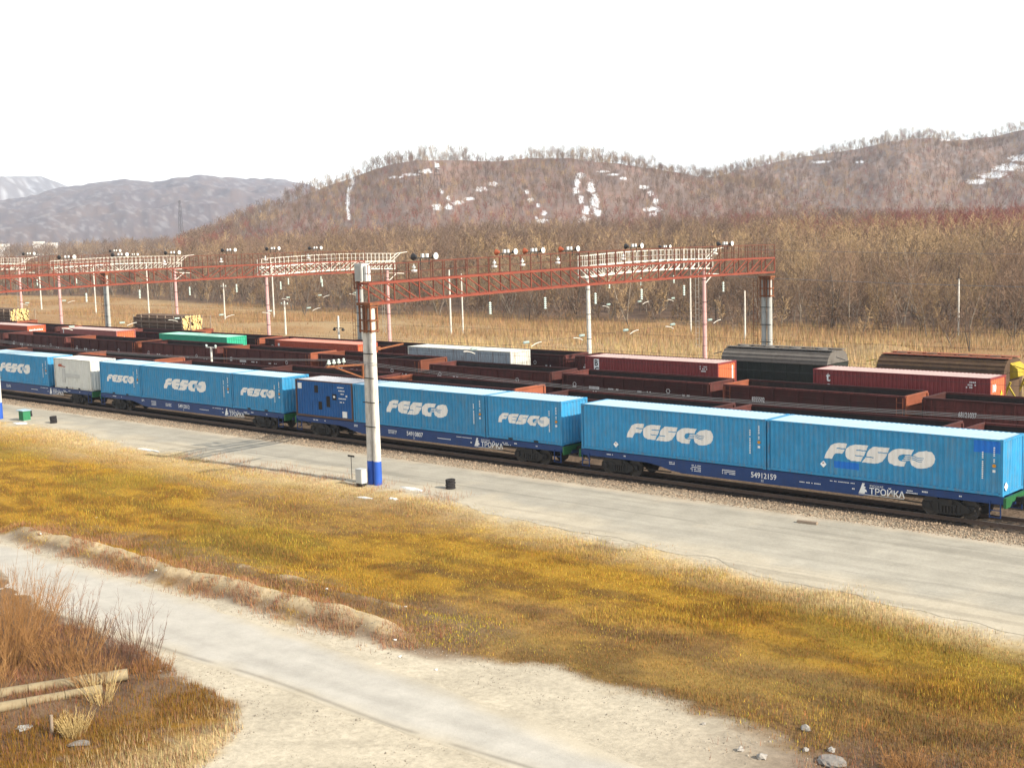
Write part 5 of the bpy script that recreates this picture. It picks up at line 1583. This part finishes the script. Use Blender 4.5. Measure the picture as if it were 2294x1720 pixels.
# --- points of the valley wood (polar, jittered)
def polar_pts(az0, az1, d0f, d1, sp0, sp1):
    out = []; d = 150.0
    while d < d1:
        sp = np.interp(d, [170, d1], [sp0, sp1])
        k = int(d * R(az1 - az0) / sp)
        a = az0 + (np.arange(k) + rng.random(k)) * (az1 - az0) / k; dd = d + rng.uniform(-.5, .5, k) * sp
        ok = dd > d0f(a)
        out.append(np.stack([a[ok], dd[ok]], 1)); d += sp
    return np.concatenate(out)
E_ = lambda a: edge_d(a) + 5 * np.sin(a * 5) + 6 * (fbm(a * 1.3, a * 0, 4, 301) - .5)
Pw = polar_pts(24, 73, E_, 640, 4.1, 6.6)
rr_ = rng.random(len(Pw))
keep = np.ones(len(Pw), bool)
fieldm = (Pw[:, 0] < 34) & (Pw[:, 1] > 520)
keep &= ~fieldm
Pw = Pw[keep]
Pl = polar_pts(22, 43, lambda a: np.where(a < 34.5, 880, 640), 1450, 9, 13); 
Pw = np.concatenate([Pw, Pl])
az, dd = Pw[:, 0], Pw[:, 1]
X = -dd * np.cos(np.radians(az)); Y = dd * np.sin(np.radians(az)); Zg = gz(X, Y) - .2
zone = fbm(X * .013, Y * .013, 4, 311) + .18 * rng.normal(size=len(X)) * .5
reda = np.exp(-((az - 66) / 7) ** 2) * np.exp(-((dd - 500) / 130) ** 2) * 1.8 * sstep(.40, .50, zone) + np.exp(-((az - 57.5) / 2.2) ** 2) * np.exp(-((dd - 590) / 60) ** 2) * .9 + .35 * np.exp(-((az - 36) / 1.5) ** 2) * (dd > 560)
tana = 1.15 * np.exp(-((az - 64) / 8.0) ** 2) * np.exp(-((dd - 320) / 110) ** 2) + .35 * (zone > .52) 
u = rng.random(len(X))
kindi = np.where(u < reda * .85, 2, np.where(u < reda * .85 + tana * .8, 1, 0))
rel = dd - edge_d(az)
order = np.argsort(dd + 20 * (az < 36) + rng.random(len(dd)) * 14)
NIND = 290
ind = order[:NIND]; rest = order[NIND:]
lands = [(0, 34, 'beyond the leaning posts'), (34, 39.5, 'beyond the log pile'), (39.5, 44.5, 'beyond the middle white gantry'), (44.5, 49, 'right of the twin concrete post'), (49, 53, 'beyond the nearest red beam'), (53, 57.5, 'between white and pink posts'), (57.5, 62, 'right of the far twin post'), (62, 66, 'beyond the lone pole'), (66, 80, 'beyond the brown hopper wagon')]
kn = ['grey', 'tan', 'red']; kw = ['grey brown bare tree', 'pale tan bare tree', 'reddish bare tree']
tall = ['low', 'tall']
for i in ind:
    gi = int(rng.integers(4)); k = kn[kindi[i]]
    la = [t for a, b, t in lands if a <= az[i] < b][0]
    s = float(rng.uniform(.5, 1.05)); hi = s * NEARH[gi] > 9
    d_ = 'in the front row' if rel[i] < 9 else 'behind the front row'
    o = empty('bare_tree', (X[i], Y[i], Zg[i]), '%s%s %s %s' % ('tall ' if hi else 'low ', kw[kindi[i]], d_, la), 'tree', 'bare trees: %s %s %s, %s' % (tall[hi], k, d_, la), float(rng.uniform(0, 6.28)))
    o.scale = (s, s, s)
    put('trunk', near_mesh[(k, gi)][0], o); put('crown', near_mesh[(k, gi)][1], o)
pick = np.where(kindi == 0, rng.integers(0, 3, len(X)), np.where(kindi == 1, 3 + rng.integers(0, 2, len(X)), 5))
size = rng.uniform(.55, 1.15, len(X)) * np.where(dd > 900, 1.15, 1.0) * np.interp(rel, [0, 30], [.8, 1.0])
rot = rng.uniform(0, 6.28, len(X))
# undergrowth near the wood's edge
Pu = polar_pts(25, 73, lambda a: E_(a) - 4, 420, 3.0, 6.0); Pu = Pu[(Pu[:, 1] < edge_d(Pu[:, 0]) + 60)]
Xu = -Pu[:, 1] * np.cos(np.radians(Pu[:, 0])); Yu = Pu[:, 1] * np.sin(np.radians(Pu[:, 0])); Zu = gz(Xu, Yu) - .15
P3 = np.concatenate([np.stack([X[rest], Y[rest], Zg[rest]], 1), np.stack([Xu, Yu, Zu], 1)])
scatter('wood', P3, np.concatenate([pick[rest], 6 + (rng.random(len(Xu)) < .34)]), np.concatenate([size[rest], rng.uniform(.45, 1.15, len(Xu))]), np.concatenate([rot[rest], rng.uniform(0, 6.28, len(Xu))]), MID, 'mass of leafless brown wood filling the valley behind the rail yard', 'wood')
# hill woods
def hill_wood(g, f, az0, az1, d0, d1, sp, nm, label, snow_thin=.55, red_lo=0):
    P = polar_pts(az0, az1, lambda a: d0 + 0 * a, d1, sp, sp)
    z, s = interp_grid(g, P[:, 0], P[:, 1])
    n = fbm(P[:, 0] * 1.2, P[:, 1] * .012, 4, 330)
    ok = (rng.random(len(P)) > s * snow_thin) & (z > 3) & (rng.random(len(P)) < .55 + .9 * sstep(.3, .6, n))
    z2, _ = interp_grid(g, P[:, 0], P[:, 1] + 25)
    crest = z2 < z + 1.0
    ok &= ~crest | (rng.random(len(P)) < .95)
    P, z, crest = P[ok], z[ok], crest[ok]
    X = -P[:, 1] * np.cos(np.radians(P[:, 0])); Y = P[:, 1] * np.sin(np.radians(P[:, 0]))
    u = rng.random(len(P)); rd = np.exp(-((P[:, 1] - d0 - 30) / 60.) ** 2) * .6 + .06
    tn = .35 * (fbm(P[:, 0] * .8, P[:, 1] * .008, 3, 340) > .52)
    k = np.where(u < rd, 4, np.where(u < rd + tn, 3, rng.integers(0, 3, len(P))))
    scatter(nm, np.stack([X, Y, z - .3], 1), k, rng.uniform(.48, .92, len(P)) * np.where(crest, 1.4, 1), rng.uniform(0, 6.28, len(P)), HIL, label, 'wood')
hill_wood(H1D, h1, 33.5, 66, 575, 990, 5.6, 'hillside_wood', 'leafless wood covering the middle hill with its snowy clearings')
hill_wood(H2D, h2, 52, 75, 660, 1290, 7.2, 'hillside_wood', 'leafless wood covering the higher hill at the right')

# single bushes and small trees in the dry grass
for (x, y, s, k, gi, lab) in ((-69.5, 151, .62, 'tan', 0, 'small pale bare tree standing out in front of the wood left of the lone pole'), (-61.0, 139.0, .42, 'grey', 1, 'small dark bare bush in the dry grass below the lone pole'),
        (-58.2, 137, .5, 'grey', 2, 'spreading dark bare bush in the dry grass at the right edge'), (-77.0, 146, .3, 'grey', 3, 'tiny bare bush on the dry grass right of the far twin post'), (-112, 148, .85, 'tan', 1, 'pale trunked bare tree leaning right of the white gantry post'), (-186, 150, .95, 'tan', 2, 'large tan bare tree left of the big twin concrete post')):
    o = empty('bare_tree', (x, y, float(gz(x, y)) - .1), lab, 'tree'); o.scale = (s, s, s)
    put('trunk', near_mesh[(k, gi)][0], o); put('crown', near_mesh[(k, gi)][1], o)

# ================================================================= GRASS AND REEDS
def blade_mat(name, trans=0.25):
    mt, N, L, p = new_mat(name)
    at = N.new('ShaderNodeAttribute'); at.attribute_name = 'tone'
    L.new(at.outputs['Color'], p.inputs['Base Color']); p.inputs['Roughness'].default_value = .9; p.inputs['Specular IOR Level'].default_value = .1
    return mt
BLM = blade_mat('dry_grass_blades')
def blades(name, X, Y, H, Wd, colr, label, lean=.35, zf=gz, cat='grass'):
    n = len(X); Z = zf(X, Y) - .02
    a = rng.uniform(0, 6.28, n); l = rng.uniform(.1, 1, n) * lean * H; la = rng.uniform(0, 6.28, n)
    B = np.stack([X, Y, Z], 1); u = np.stack([np.cos(a), np.sin(a), 0 * a], 1) * (Wd / 2)[:, None]
    tip = B + np.stack([np.cos(la) * l, np.sin(la) * l, H], 1)
    V = np.stack([B - u, B + u, tip], 1).reshape(-1, 3)
    F = np.arange(3 * n).reshape(-1, 3)
    c = np.ones((n, 3, 4)); c[:, :, :3] = np.clip(colr, 0, 1)[:, None, :]
    o = put(name, np_mesh(name, V, F, [BLM], {'tone': ('FLOAT_COLOR', c.reshape(-1, 4))}))
    return tag(o, label, cat, None, 'stuff')
def vary(c, n, a=.3):
    return c * (1 + a * rng.normal(size=(n, 1)) * .6) * (1 + .08 * rng.normal(size=(n, 3)))
# foreground field
N0 = 1150000
X = -8 - (112 * rng.random(N0) ** 1.35); Y = rng.uniform(30, 52, N0)
n2 = fbm(X * .5, Y * .5, 4, 76)
d1 = Y - ylo(X) + 1.2 * (n2 - .5); d2 = yup(X) - Y + 2.6 * (n2 - .5)
pr_ = sstep(0, 1.3, d1) * sstep(-.4, 3.2, d2) * (.62 + .6 * sstep(.35, .6, fbm(X * .9, Y * .9, 3, 350))) * (1 - .85 * sstep(.12, .4, berm(X, Y))) * (1 - .8 * np.exp(-(((X + 13.0) / 5.0) ** 2 + ((Y - 30.4) / 1.8) ** 2)))
ok = rng.random(N0) < pr_
X, Y = X[ok], Y[ok]; n = len(X)
c = field_tone(X[None, :], Y[None, :])[0]
u = rng.random(n)[:, None]; gn = fbm(X * .25, Y * .3, 4, 361)[:, None]
c = np.where(u < .09, C3(.27, .10, .035) * np.ones((n, 1)), c)
c = np.where((u > .80) & (gn > .47), C3(.42, .30, .045) * np.ones((n, 1)), c)
c = np.where((u > .94), C3(.16, .15, .03) * np.ones((n, 1)), c)
fl_ = np.exp(-(((X + 33.6) / 1.6) ** 2 + ((Y - 33.2) / 1.1) ** 2))
c = np.where((rng.random(n) < .8 * fl_)[:, None], np.where(rng.random((n, 1)) < .5, C3(.50, .36, .02), C3(.20, .19, .02)), c)
tallz = .85 + .75 * sstep(.4, .65, fbm(X * .3, Y * .35, 4, 371))
blades('field_grass', X, Y, rng.uniform(.05, .15, n) * tallz, rng.uniform(.010, .022, n), vary(c * 1.12, n, .5), 'low golden and ochre dry grass covering the field between road and apron')
# island grass lower left
N0 = 95000
X = rng.uniform(-46, -29.5, N0); Y = rng.uniform(15, 26, N0)
ok = (isl(X) - Y + .8 * (fbm(X * .9, Y * .9, 3, 381) - .5) > .1) & (rng.random(N0) < .7 + .3 * sstep(-38, -35.5, X)) & (rng.random(N0) < .3 + sstep(.4, .6, fbm(X * .8, Y * .8, 3, 385)))
X, Y = X[ok], Y[ok]; n = len(X)
c = lerp3(np.broadcast_to(OCHRE * 1.15, (n, 3)), np.broadcast_to(STRAW, (n, 3)), sstep(-34.0, -31.5, X + .8 * rng.normal(size=n)))
c = np.where(rng.random((n, 1)) < .25 + .6 * (1 - sstep(-39, -36, X))[:, None], C3(.19, .092, .05) * np.ones((n, 1)), c)
blades('bank_grass', X, Y, rng.uniform(.08, .34, n), rng.uniform(.012, .026, n), vary(c, n), 'brown and straw dry grass on the scrubby bank at the lower left')
# straw reeds beyond the tracks
N0 = 230000
X = -20 - 330 * rng.random(N0) ** 1.3; Y = 94.5 + 95 * rng.random(N0)
azr, dr = polar(X, Y); nr = fbm(X * .045, Y * .09, 4, 391)
ok = (dr < edge_d(azr) + 6) & (rng.random(N0) < .2 + 1.1 * sstep(.36, .6, nr))
X, Y, nr = X[ok], Y[ok], nr[ok]; n = len(X)
c = lerp3(np.broadcast_to(C3(.255, .155, .078), (n, 3)), np.broadcast_to(C3(.43, .315, .155), (n, 3)), sstep(.40, .56, nr + .06 * rng.normal(size=n)) * (1 - .75 * sstep(112, 135, Y)) * (1 - .6 * sstep(-110, -150, X)))
blades('dry_reeds', X, Y, rng.uniform(.3, 1.1, n) * (.45 + .8 * sstep(.4, .62, nr)), rng.uniform(.04, .08, n), vary(c, n, .25), 'tall straw coloured reeds between the rail yard and the wood', .3)
# reddish weeds along the apron edge and in the stony corner
N0 = 5200
X = np.concatenate([rng.uniform(-75, -49, N0), rng.normal(-14.3, 2.2, 2600), rng.uniform(-64, -33, 26000)]); Y = np.concatenate([yup(X[:N0]) + rng.normal(-.6, .8, N0), rng.normal(31.0, .9, 2600), rng.normal(31.0, .5, 26000) + 1.5 * (rng.random(26000) < .45)])
clump = fbm(X * 1.1, Y * 1.1, 3, 395); ok = clump > .47
X, Y = X[ok], Y[ok]; n = len(X)
c = np.where(rng.random((n, 1)) < .5, C3(.24, .10, .055) * np.ones((n, 1)), C3(.33, .20, .10) * np.ones((n, 1)))
blades('weeds', X, Y, rng.uniform(.08, .36, n), rng.uniform(.012, .02, n), vary(c, n), 'sparse reddish brown weeds along the field edges', .5)
# stones of the gravel shoulder
N0 = 11000
X = -8 - 112 * rng.random(N0) ** 1.3; Y = 56.3 + 1.5 * rng.random(N0)
s = rng.uniform(.02, .06, N0)
zb = -.235 + (-.19) * (1 - sstep(56.3, 57.7, Y))
base = np.array([[1, 0, -.3], [-.5, .87, -.3], [-.5, -.87, -.3], [.1, .1, 1]])
a = rng.uniform(0, 6.28, N0); ca, sa = np.cos(a), np.sin(a)
V = np.stack([np.stack([X + s * (b[0] * ca - b[1] * sa), Y + s * (b[0] * sa + b[1] * ca), zb + s * (b[2] + .3)], 1) for b in base], 1).reshape(-1, 3)
F = (np.array([[0, 1, 3], [1, 2, 3], [2, 0, 3]])[None] + 4 * np.arange(N0)[:, None, None]).reshape(-1, 3)
cc = np.ones((N0, 4, 4)); cc[:, :, :3] = (C3(.27, .20, .14) * rng.uniform(.4, 1.7, (N0, 1)))[:, None, :]
o = put('gravel', np_mesh('gravel', V, F, [BLM], {'tone': ('FLOAT_COLOR', np.clip(cc, 0, 1).reshape(-1, 4))})); tag(o, 'loose stones on the gravel shoulder of the first track', 'gravel', None, 'stuff')

# loose pebbles on the dusty road edges
N0 = 26000
X = rng.uniform(-60, -10, N0); Y = rng.uniform(17, 32.5, N0)
ok = (isl(X) - Y < .3) & (Y < ylo(X) + .6) & ((Y < 25.5) | (Y > 29.6) | (rng.random(N0) < .08)) & (fbm(X * .6, Y * .6, 4, 397) > .46)
X, Y = X[ok], Y[ok]; n = len(X); s = rng.uniform(.006, .03, n) ** 1.0 * np.where(rng.random(n) < .06, 1.7, 1.0); zb = gz(X, Y)
a = rng.uniform(0, 6.28, n); ca, sa = np.cos(a), np.sin(a)
V = np.stack([np.stack([X + s * (b[0] * ca - b[1] * sa), Y + s * (b[0] * sa + b[1] * ca), zb + s * (b[2] + .3)], 1) for b in base], 1).reshape(-1, 3)
F = (np.array([[0, 1, 3], [1, 2, 3], [2, 0, 3]])[None] + 4 * np.arange(n)[:, None, None]).reshape(-1, 3)
cc = np.ones((n, 4, 4)); cc[:, :, :3] = (C3(.33, .29, .23) * rng.uniform(.45, 1.3, (n, 1)))[:, None, :]
o = put('pebbles', np_mesh('pebbles', V, F, [BLM], {'tone': ('FLOAT_COLOR', np.clip(cc, 0, 1).reshape(-1, 4))})); tag(o, 'loose pebbles scattered over the sandy road edges', 'pebbles', None, 'stuff')

# shrubs of the lower left bank
SHM = {'red': twig_mat('red_brown_shoots', (.25, .12, .042), (.38, .215, .09)), 'dark': twig_mat('dull_brown_shoots', (.13, .07, .05), (.20, .11, .07)), 'straw': twig_mat('straw_stalks', (.48, .34, .14), (.56, .42, .2))}
def shrub(x, y, h, n, rad, kind, label, tw=7, wid=.017):
    n = int(n * 1.6)
    r_ = np.random.default_rng(int(abs(x * 100 + y * 37))); t = TV()
    for i in range(n):
        a = r_.uniform(0, 6.28); q = rad * math.sqrt(r_.random()); b = np.array([q * math.cos(a), q * math.sin(a), 0.0])
        d = np.array([math.cos(a) * (.1 + .35 * q / rad), math.sin(a) * (.1 + .35 * q / rad), 1]) + r_.normal(size=3) * .13
        hh = h * r_.uniform(.45, 1.0); m_ = b + d * hh * .5; e = m_ + (d + r_.normal(size=3) * .12) * hh * .5
        t.tube(b, m_, wid * .5, wid * .35, 3); t.tube(m_, e, wid * .35, .003, 3)
        for j in range(tw):
            v = r_.uniform(.3, 1); c_ = b + (m_ - b) * v * 2 if v < .5 else m_ + (e - m_) * (v - .5) * 2
            g = d + r_.normal(size=3) * .45; t.tri(c_, c_ + g / np.linalg.norm(g) * hh * r_.uniform(.12, .32), wid * .6, r_)
    o = put('shrub', np_mesh('shrub', np.array(t.v), np.array(t.f), [SHM[kind]]), None, (x, y, float(gz(x, y)) - .05))
    return tag(o, label, 'shrub', 'leafless shrubs on the lower left bank')
for a in ((-42.6, 20.4, 3.5, 110, 1.1, 'red', 'tall dense red brown leafless shrub at the left edge above the concrete piles'),
          (-44.6, 22.0, 2.5, 95, 1.2, 'red', 'red brown leafless shrub behind the tallest one at the left edge'),
          (-47.2, 23.6, 2.2, 80, 1.3, 'red', 'red brown leafless shrub farthest back at the left edge by the road'),
          (-41.0, 22.0, 1.5, 90, 1.0, 'red', 'middle red brown shrub right of the tallest one, above the pile ends'),
          (-43.0, 23.6, 1.0, 80, 1.2, 'dark', 'low dull brown shrub beside the road edge, left of the upright sapling'),
          (-40.0, 23.2, .8, 80, 1.0, 'dark', 'low dull brown shrub behind the thick end of the concrete pile'),
          (-38.4, 23.4, .6, 60, .9, 'red', 'small reddish shrub at the tip of the bank by the road'),
          (-45.8, 24.8, 1.5, 30, 1.1, 'dark', 'thin dull shrub whose bare shoots stand against the road, left one'),
          (-41.2, 24.6, 2.1, 22, .5, 'dark', 'thin upright sapling whose bare twigs stand against the pale road'),
          (-39.6, 24.3, 1.7, 14, .4, 'dark', 'thin sapling leaning right against the pale road'),
          (-38.6, 21.6, 1.3, 60, .6, 'red', 'sparse reddish shoots growing through the ends of the concrete piles'),
          (-36.9, 20.9, 1.0, 30, .35, 'straw', 'straw coloured stalks right of the concrete pile ends'),
          (-35.2, 18.95, .85, 70, .3, 'straw', 'pale straw tuft standing alone on the dark bank'),
          (-40.6, 18.6, 1.6, 70, .8, 'red', 'reddish shoots in front of the concrete piles at the left edge'),
          (-14.8, 31.4, .75, 130, .55, 'red', 'small dark red weed bush on the stony corner at the lower right'),
          (-12.6, 31.9, .8, 130, .7, 'red', 'dark red weed bush at the right edge of the stony corner'),
          (-13.6, 30.2, .5, 90, .7, 'dark', 'low dull weed patch at the bottom right corner')):
    shrub(*a)

# ================================================================= SMALL THINGS
def pile(a, b, r0, label):
    m_ = MB(); a = np.array(a, float); b = np.array(b, float)
    k = 5
    for i in range(k): m_.tube(a + (b - a) * i / k, a + (b - a) * (i + 1 - .015) / k, r0 * random.uniform(.96, 1.04), r0 * random.uniform(.96, 1.04), 12)
    return tag(m_.build('concrete_pile', M['post_timber']), label, 'concrete pile', 'old concrete piles on the bank')
pile((-41.9, 15.8, -.62), (-38.1, 22.6, -.38), .20, 'longer lichen grey concrete pile lying on the bank, upper of the two')
pile((-39.85, 16.0, -.50), (-37.7, 21.4, -.48), .17, 'shorter lichen grey concrete pile lying below the longer one')
def rock(x, y, s, label, name='stone', mat='stone', zz=None, flat_=.75, sub=2, rough=.22, cat='stone', group=None):
    bm = bmesh.new(); bmesh.ops.create_icosphere(bm, subdivisions=sub, radius=1)
    q = np.random.default_rng(int(abs(x * 91 + y * 13) * 10))
    for v in bm.verts:
        k = 1 + rough * q.normal(); v.co = Vector((v.co.x * s * k, v.co.y * s * k * .85, v.co.z * s * k * flat_))
    me = bpy.data.meshes.new(name); bm.to_mesh(me); bm.free(); me.materials.append(M[mat])
    o = put(name, me, None, (x, y, (float(gz(x, y)) if zz is None else zz) + s * flat_ * .45), q.uniform(0, 6))
    return tag(o, label, cat, group)
for x, y, s, lab in ((-19.3, 30.3, .11, 'pale stone on the sandy edge, left one of the pair at the lower right'), (-18.55, 30.2, .14, 'larger pale stone of the pair on the sandy edge at the lower right'),
        (-18.5, 32.5, .15, 'pale stone lying up in the dry grass above the pair'), (-17.85, 31.35, .1, 'small white stone between the grass and the grey mound'), (-17.25, 31.7, .11, 'white stone just above the grey mound'),
        (-11.4, 33.0, .14, 'white stone at the right edge near the bottom'), (-12.2, 30.6, .14, 'pale stone in the weeds at the bottom right'), (-21.2, 31.3, .07, 'tiny stone at the sand edge left of the pair')):
    rock(x, y, s, lab, group='pale stones at the lower right')
rock(-16.9, 31.1, .42, 'low grey lumpy mound among weeds at the lower right', 'rubble_mound', 'rubble', None, .26, 3, .07, 'mound')
rock(-34.45, 18.7, .33, 'flat pale slab lying by the straw tuft', 'slab', 'rubble', None, .2, 2, .2, 'slab')
rock(-36.9, 18.3, .25, 'flat grey slab on the dark bank left of the short stake', 'slab', 'concrete_grey', None, .2, 2, .2, 'slab')
b = MB(); b.tube((0, 0, -.2), (.04, 0, .62), .055, .05, 8); tag(b.build('stake', M['stake'], None, (-35.75, 18.55, float(gz(-35.75, 18.55)))), 'short grey stake standing in the dark hollow of the bank', 'stake')
lit = [(-38.3, 23.9, 'bright white scrap beside the tip of the scrub bank'), (-34.2, 31.0, 'white scrap at the near end of the earth bank'), (-40.6, 33.2, 'white scrap in the hollow behind the earth bank'), (-33.0, 30.1, 'pale blue white wrapper on the sand below the end of the earth bank'), (-57.5, 32.0, 'white scrap on the earth bank at the left'),
       (-60.0, 31.3, 'white wrapper at the left edge of the earth bank'), (-31.0, 29.9, 'tiny scrap on the sandy road edge'), (-49.5, 31.0, 'small white scrap by the road in front of the earth bank'), (-36.4, 33.6, 'white scrap on the second earth ridge'), (-62.0, 35.5, 'white scrap in the grass at the left edge')]
for x, y, lab in lit: rock(x, y, .075, lab, 'litter', 'litter', None, .45, 1, .3, 'litter', 'scraps of litter')
for x, y, sx, sy, lab in ((-53.6, 50.2, 1.0, .2, 'strip of old white snow right of the twin concrete post'), (-54.2, 47.4, .7, .14, 'thin white snow streak in the grass below the twin concrete post'), (-52.6, 47.9, .35, .12, 'small white snow streak beside the larger one'), (-99.9, 51.1, .8, .4, 'white slab of snow in front of the green cabinet'), (-79.5, 49.6, 1.6, .2, 'thin white streak on the apron edge at the left')):
    bm = bmesh.new(); q = np.random.default_rng(int(-x * 10)); vs = []
    for k in range(18):
        t = 2 * math.pi * k / 18; f_ = 1 + .25 * q.normal()
        vs.append((sx * f_ * math.cos(t), sy * f_ * math.sin(t)))
    bm.free(); b = MB(); top = [(p[0] * .7, p[1] * .7) for p in vs]
    b.add([(p[0], p[1], 0) for p in vs] + [(p[0], p[1], .06) for p in top], [(k, (k + 1) % 18, 18 + (k + 1) % 18, 18 + k) for k in range(18)] + [tuple(range(18, 36))])
    tag(b.build('snow_patch', M['snow'], None, (x, y, float(gz(x, y)) + .005)), lab, 'snow patch', 'patches of old snow')
def tyres(x, y, n, label, tilt):
    r = empty('tyre_stack', (x, y, -.43), label, 'tyres'); r.scale = (.56, .56, .6)
    for k in range(n):
        b = MB()
        prof = [(.24, -.1), (.40, -.12), (.47, -.08), (.48, 0), (.47, .08), (.40, .12), (.24, .1), (.22, 0), (.24, -.1)]
        b.lathe(prof, 18, smooth=False)
        for i in range(18):
            t = 2 * math.pi * i / 18
            b.box(.47 * math.cos(t) - .025, .47 * math.cos(t) + .025, .47 * math.sin(t) - .025, .47 * math.sin(t) + .025, -.08, .08)
        o = b.build('tyre', M['tyre'], r, (random.uniform(-.04, .04) - k * tilt, random.uniform(-.04, .04), .13 + .235 * k))
        o.rotation_euler = (random.uniform(-.05, .05), random.uniform(-.05, .05), random.uniform(0, 3))
tyres(-51.6, 51.4, 4, 'dark pile of knobbly tyres standing alone on the apron right of the twin concrete post', 0)
tyres(-97.3, 52.5, 4, 'pile of old tyres to the right of the green cabinet', .05)
tyres(-103.0, 53.4, 4, 'pile of old tyres half hidden behind the green cabinet', .03)
r = empty('cabinet', (-101.0, 52.0, -.45), 'green sheet metal cabinet with a pale blue roof, near the left edge of the apron', 'cabinet')
r.scale = (.62, .62, .62)
b = MB(); b.box(-.6, .6, -.5, .5, .12, 1.35)
for k in range(9): b.box(-.56 + k * .135, -.52 + k * .135, -.52, -.5, .15, 1.33)
b.build('body', M['box_green'], r)
b = MB(); b.prism([(-1.0, 1.36), (.72, 1.36), (.72, 1.42), (-1.0, 1.46)], 'y', -.65, .65); b.build('roof', M['blue_roof'], r)
b = MB(); b.box(-.6, .6, -.5, .5, 0, .119); b.build('plinth', M['concrete_grey'], r)
b = MB(); b.box(-.5, .5, -.1, .1, 0, .12); o = b.build('plank', M['stake'], None, (-31.2, 55.0, -.4)); o.rotation_euler = (0, 0, .1); tag(o, 'short dark plank lying on the apron before the numbered wagon', 'plank')
r = empty('small_sign', (-58.6, 50.2, -.45), 'small dark T shaped sign post left of the twin concrete post', 'sign')
b = MB(); b.tube((0, 0, 0), (0, 0, 1.35), .02, n=6); b.build('post', M['iron'], r); b = MB(); b.box(-.28, .28, -.02, .02, 1.35, 1.45); b.build('plate', M['iron'], r)



# ================================================================= HAZE
hz = MB(); hz.box(-6600, 900, -600, 6700, -14, 420)
hm = bpy.data.materials.new('haze_air'); hm.use_nodes = True
nt = hm.node_tree; nt.nodes.clear()
out = nt.nodes.new('ShaderNodeOutputMaterial'); pv = nt.nodes.new('ShaderNodeVolumePrincipled')
pv.inputs['Color'].default_value = (.70, .82, 1.0, 1); pv.inputs['Density'].default_value = .00014; pv.inputs['Anisotropy'].default_value = .25
nt.links.new(pv.outputs[0], out.inputs['Volume'])
tag(hz.build('haze', hm), kind='stuff')
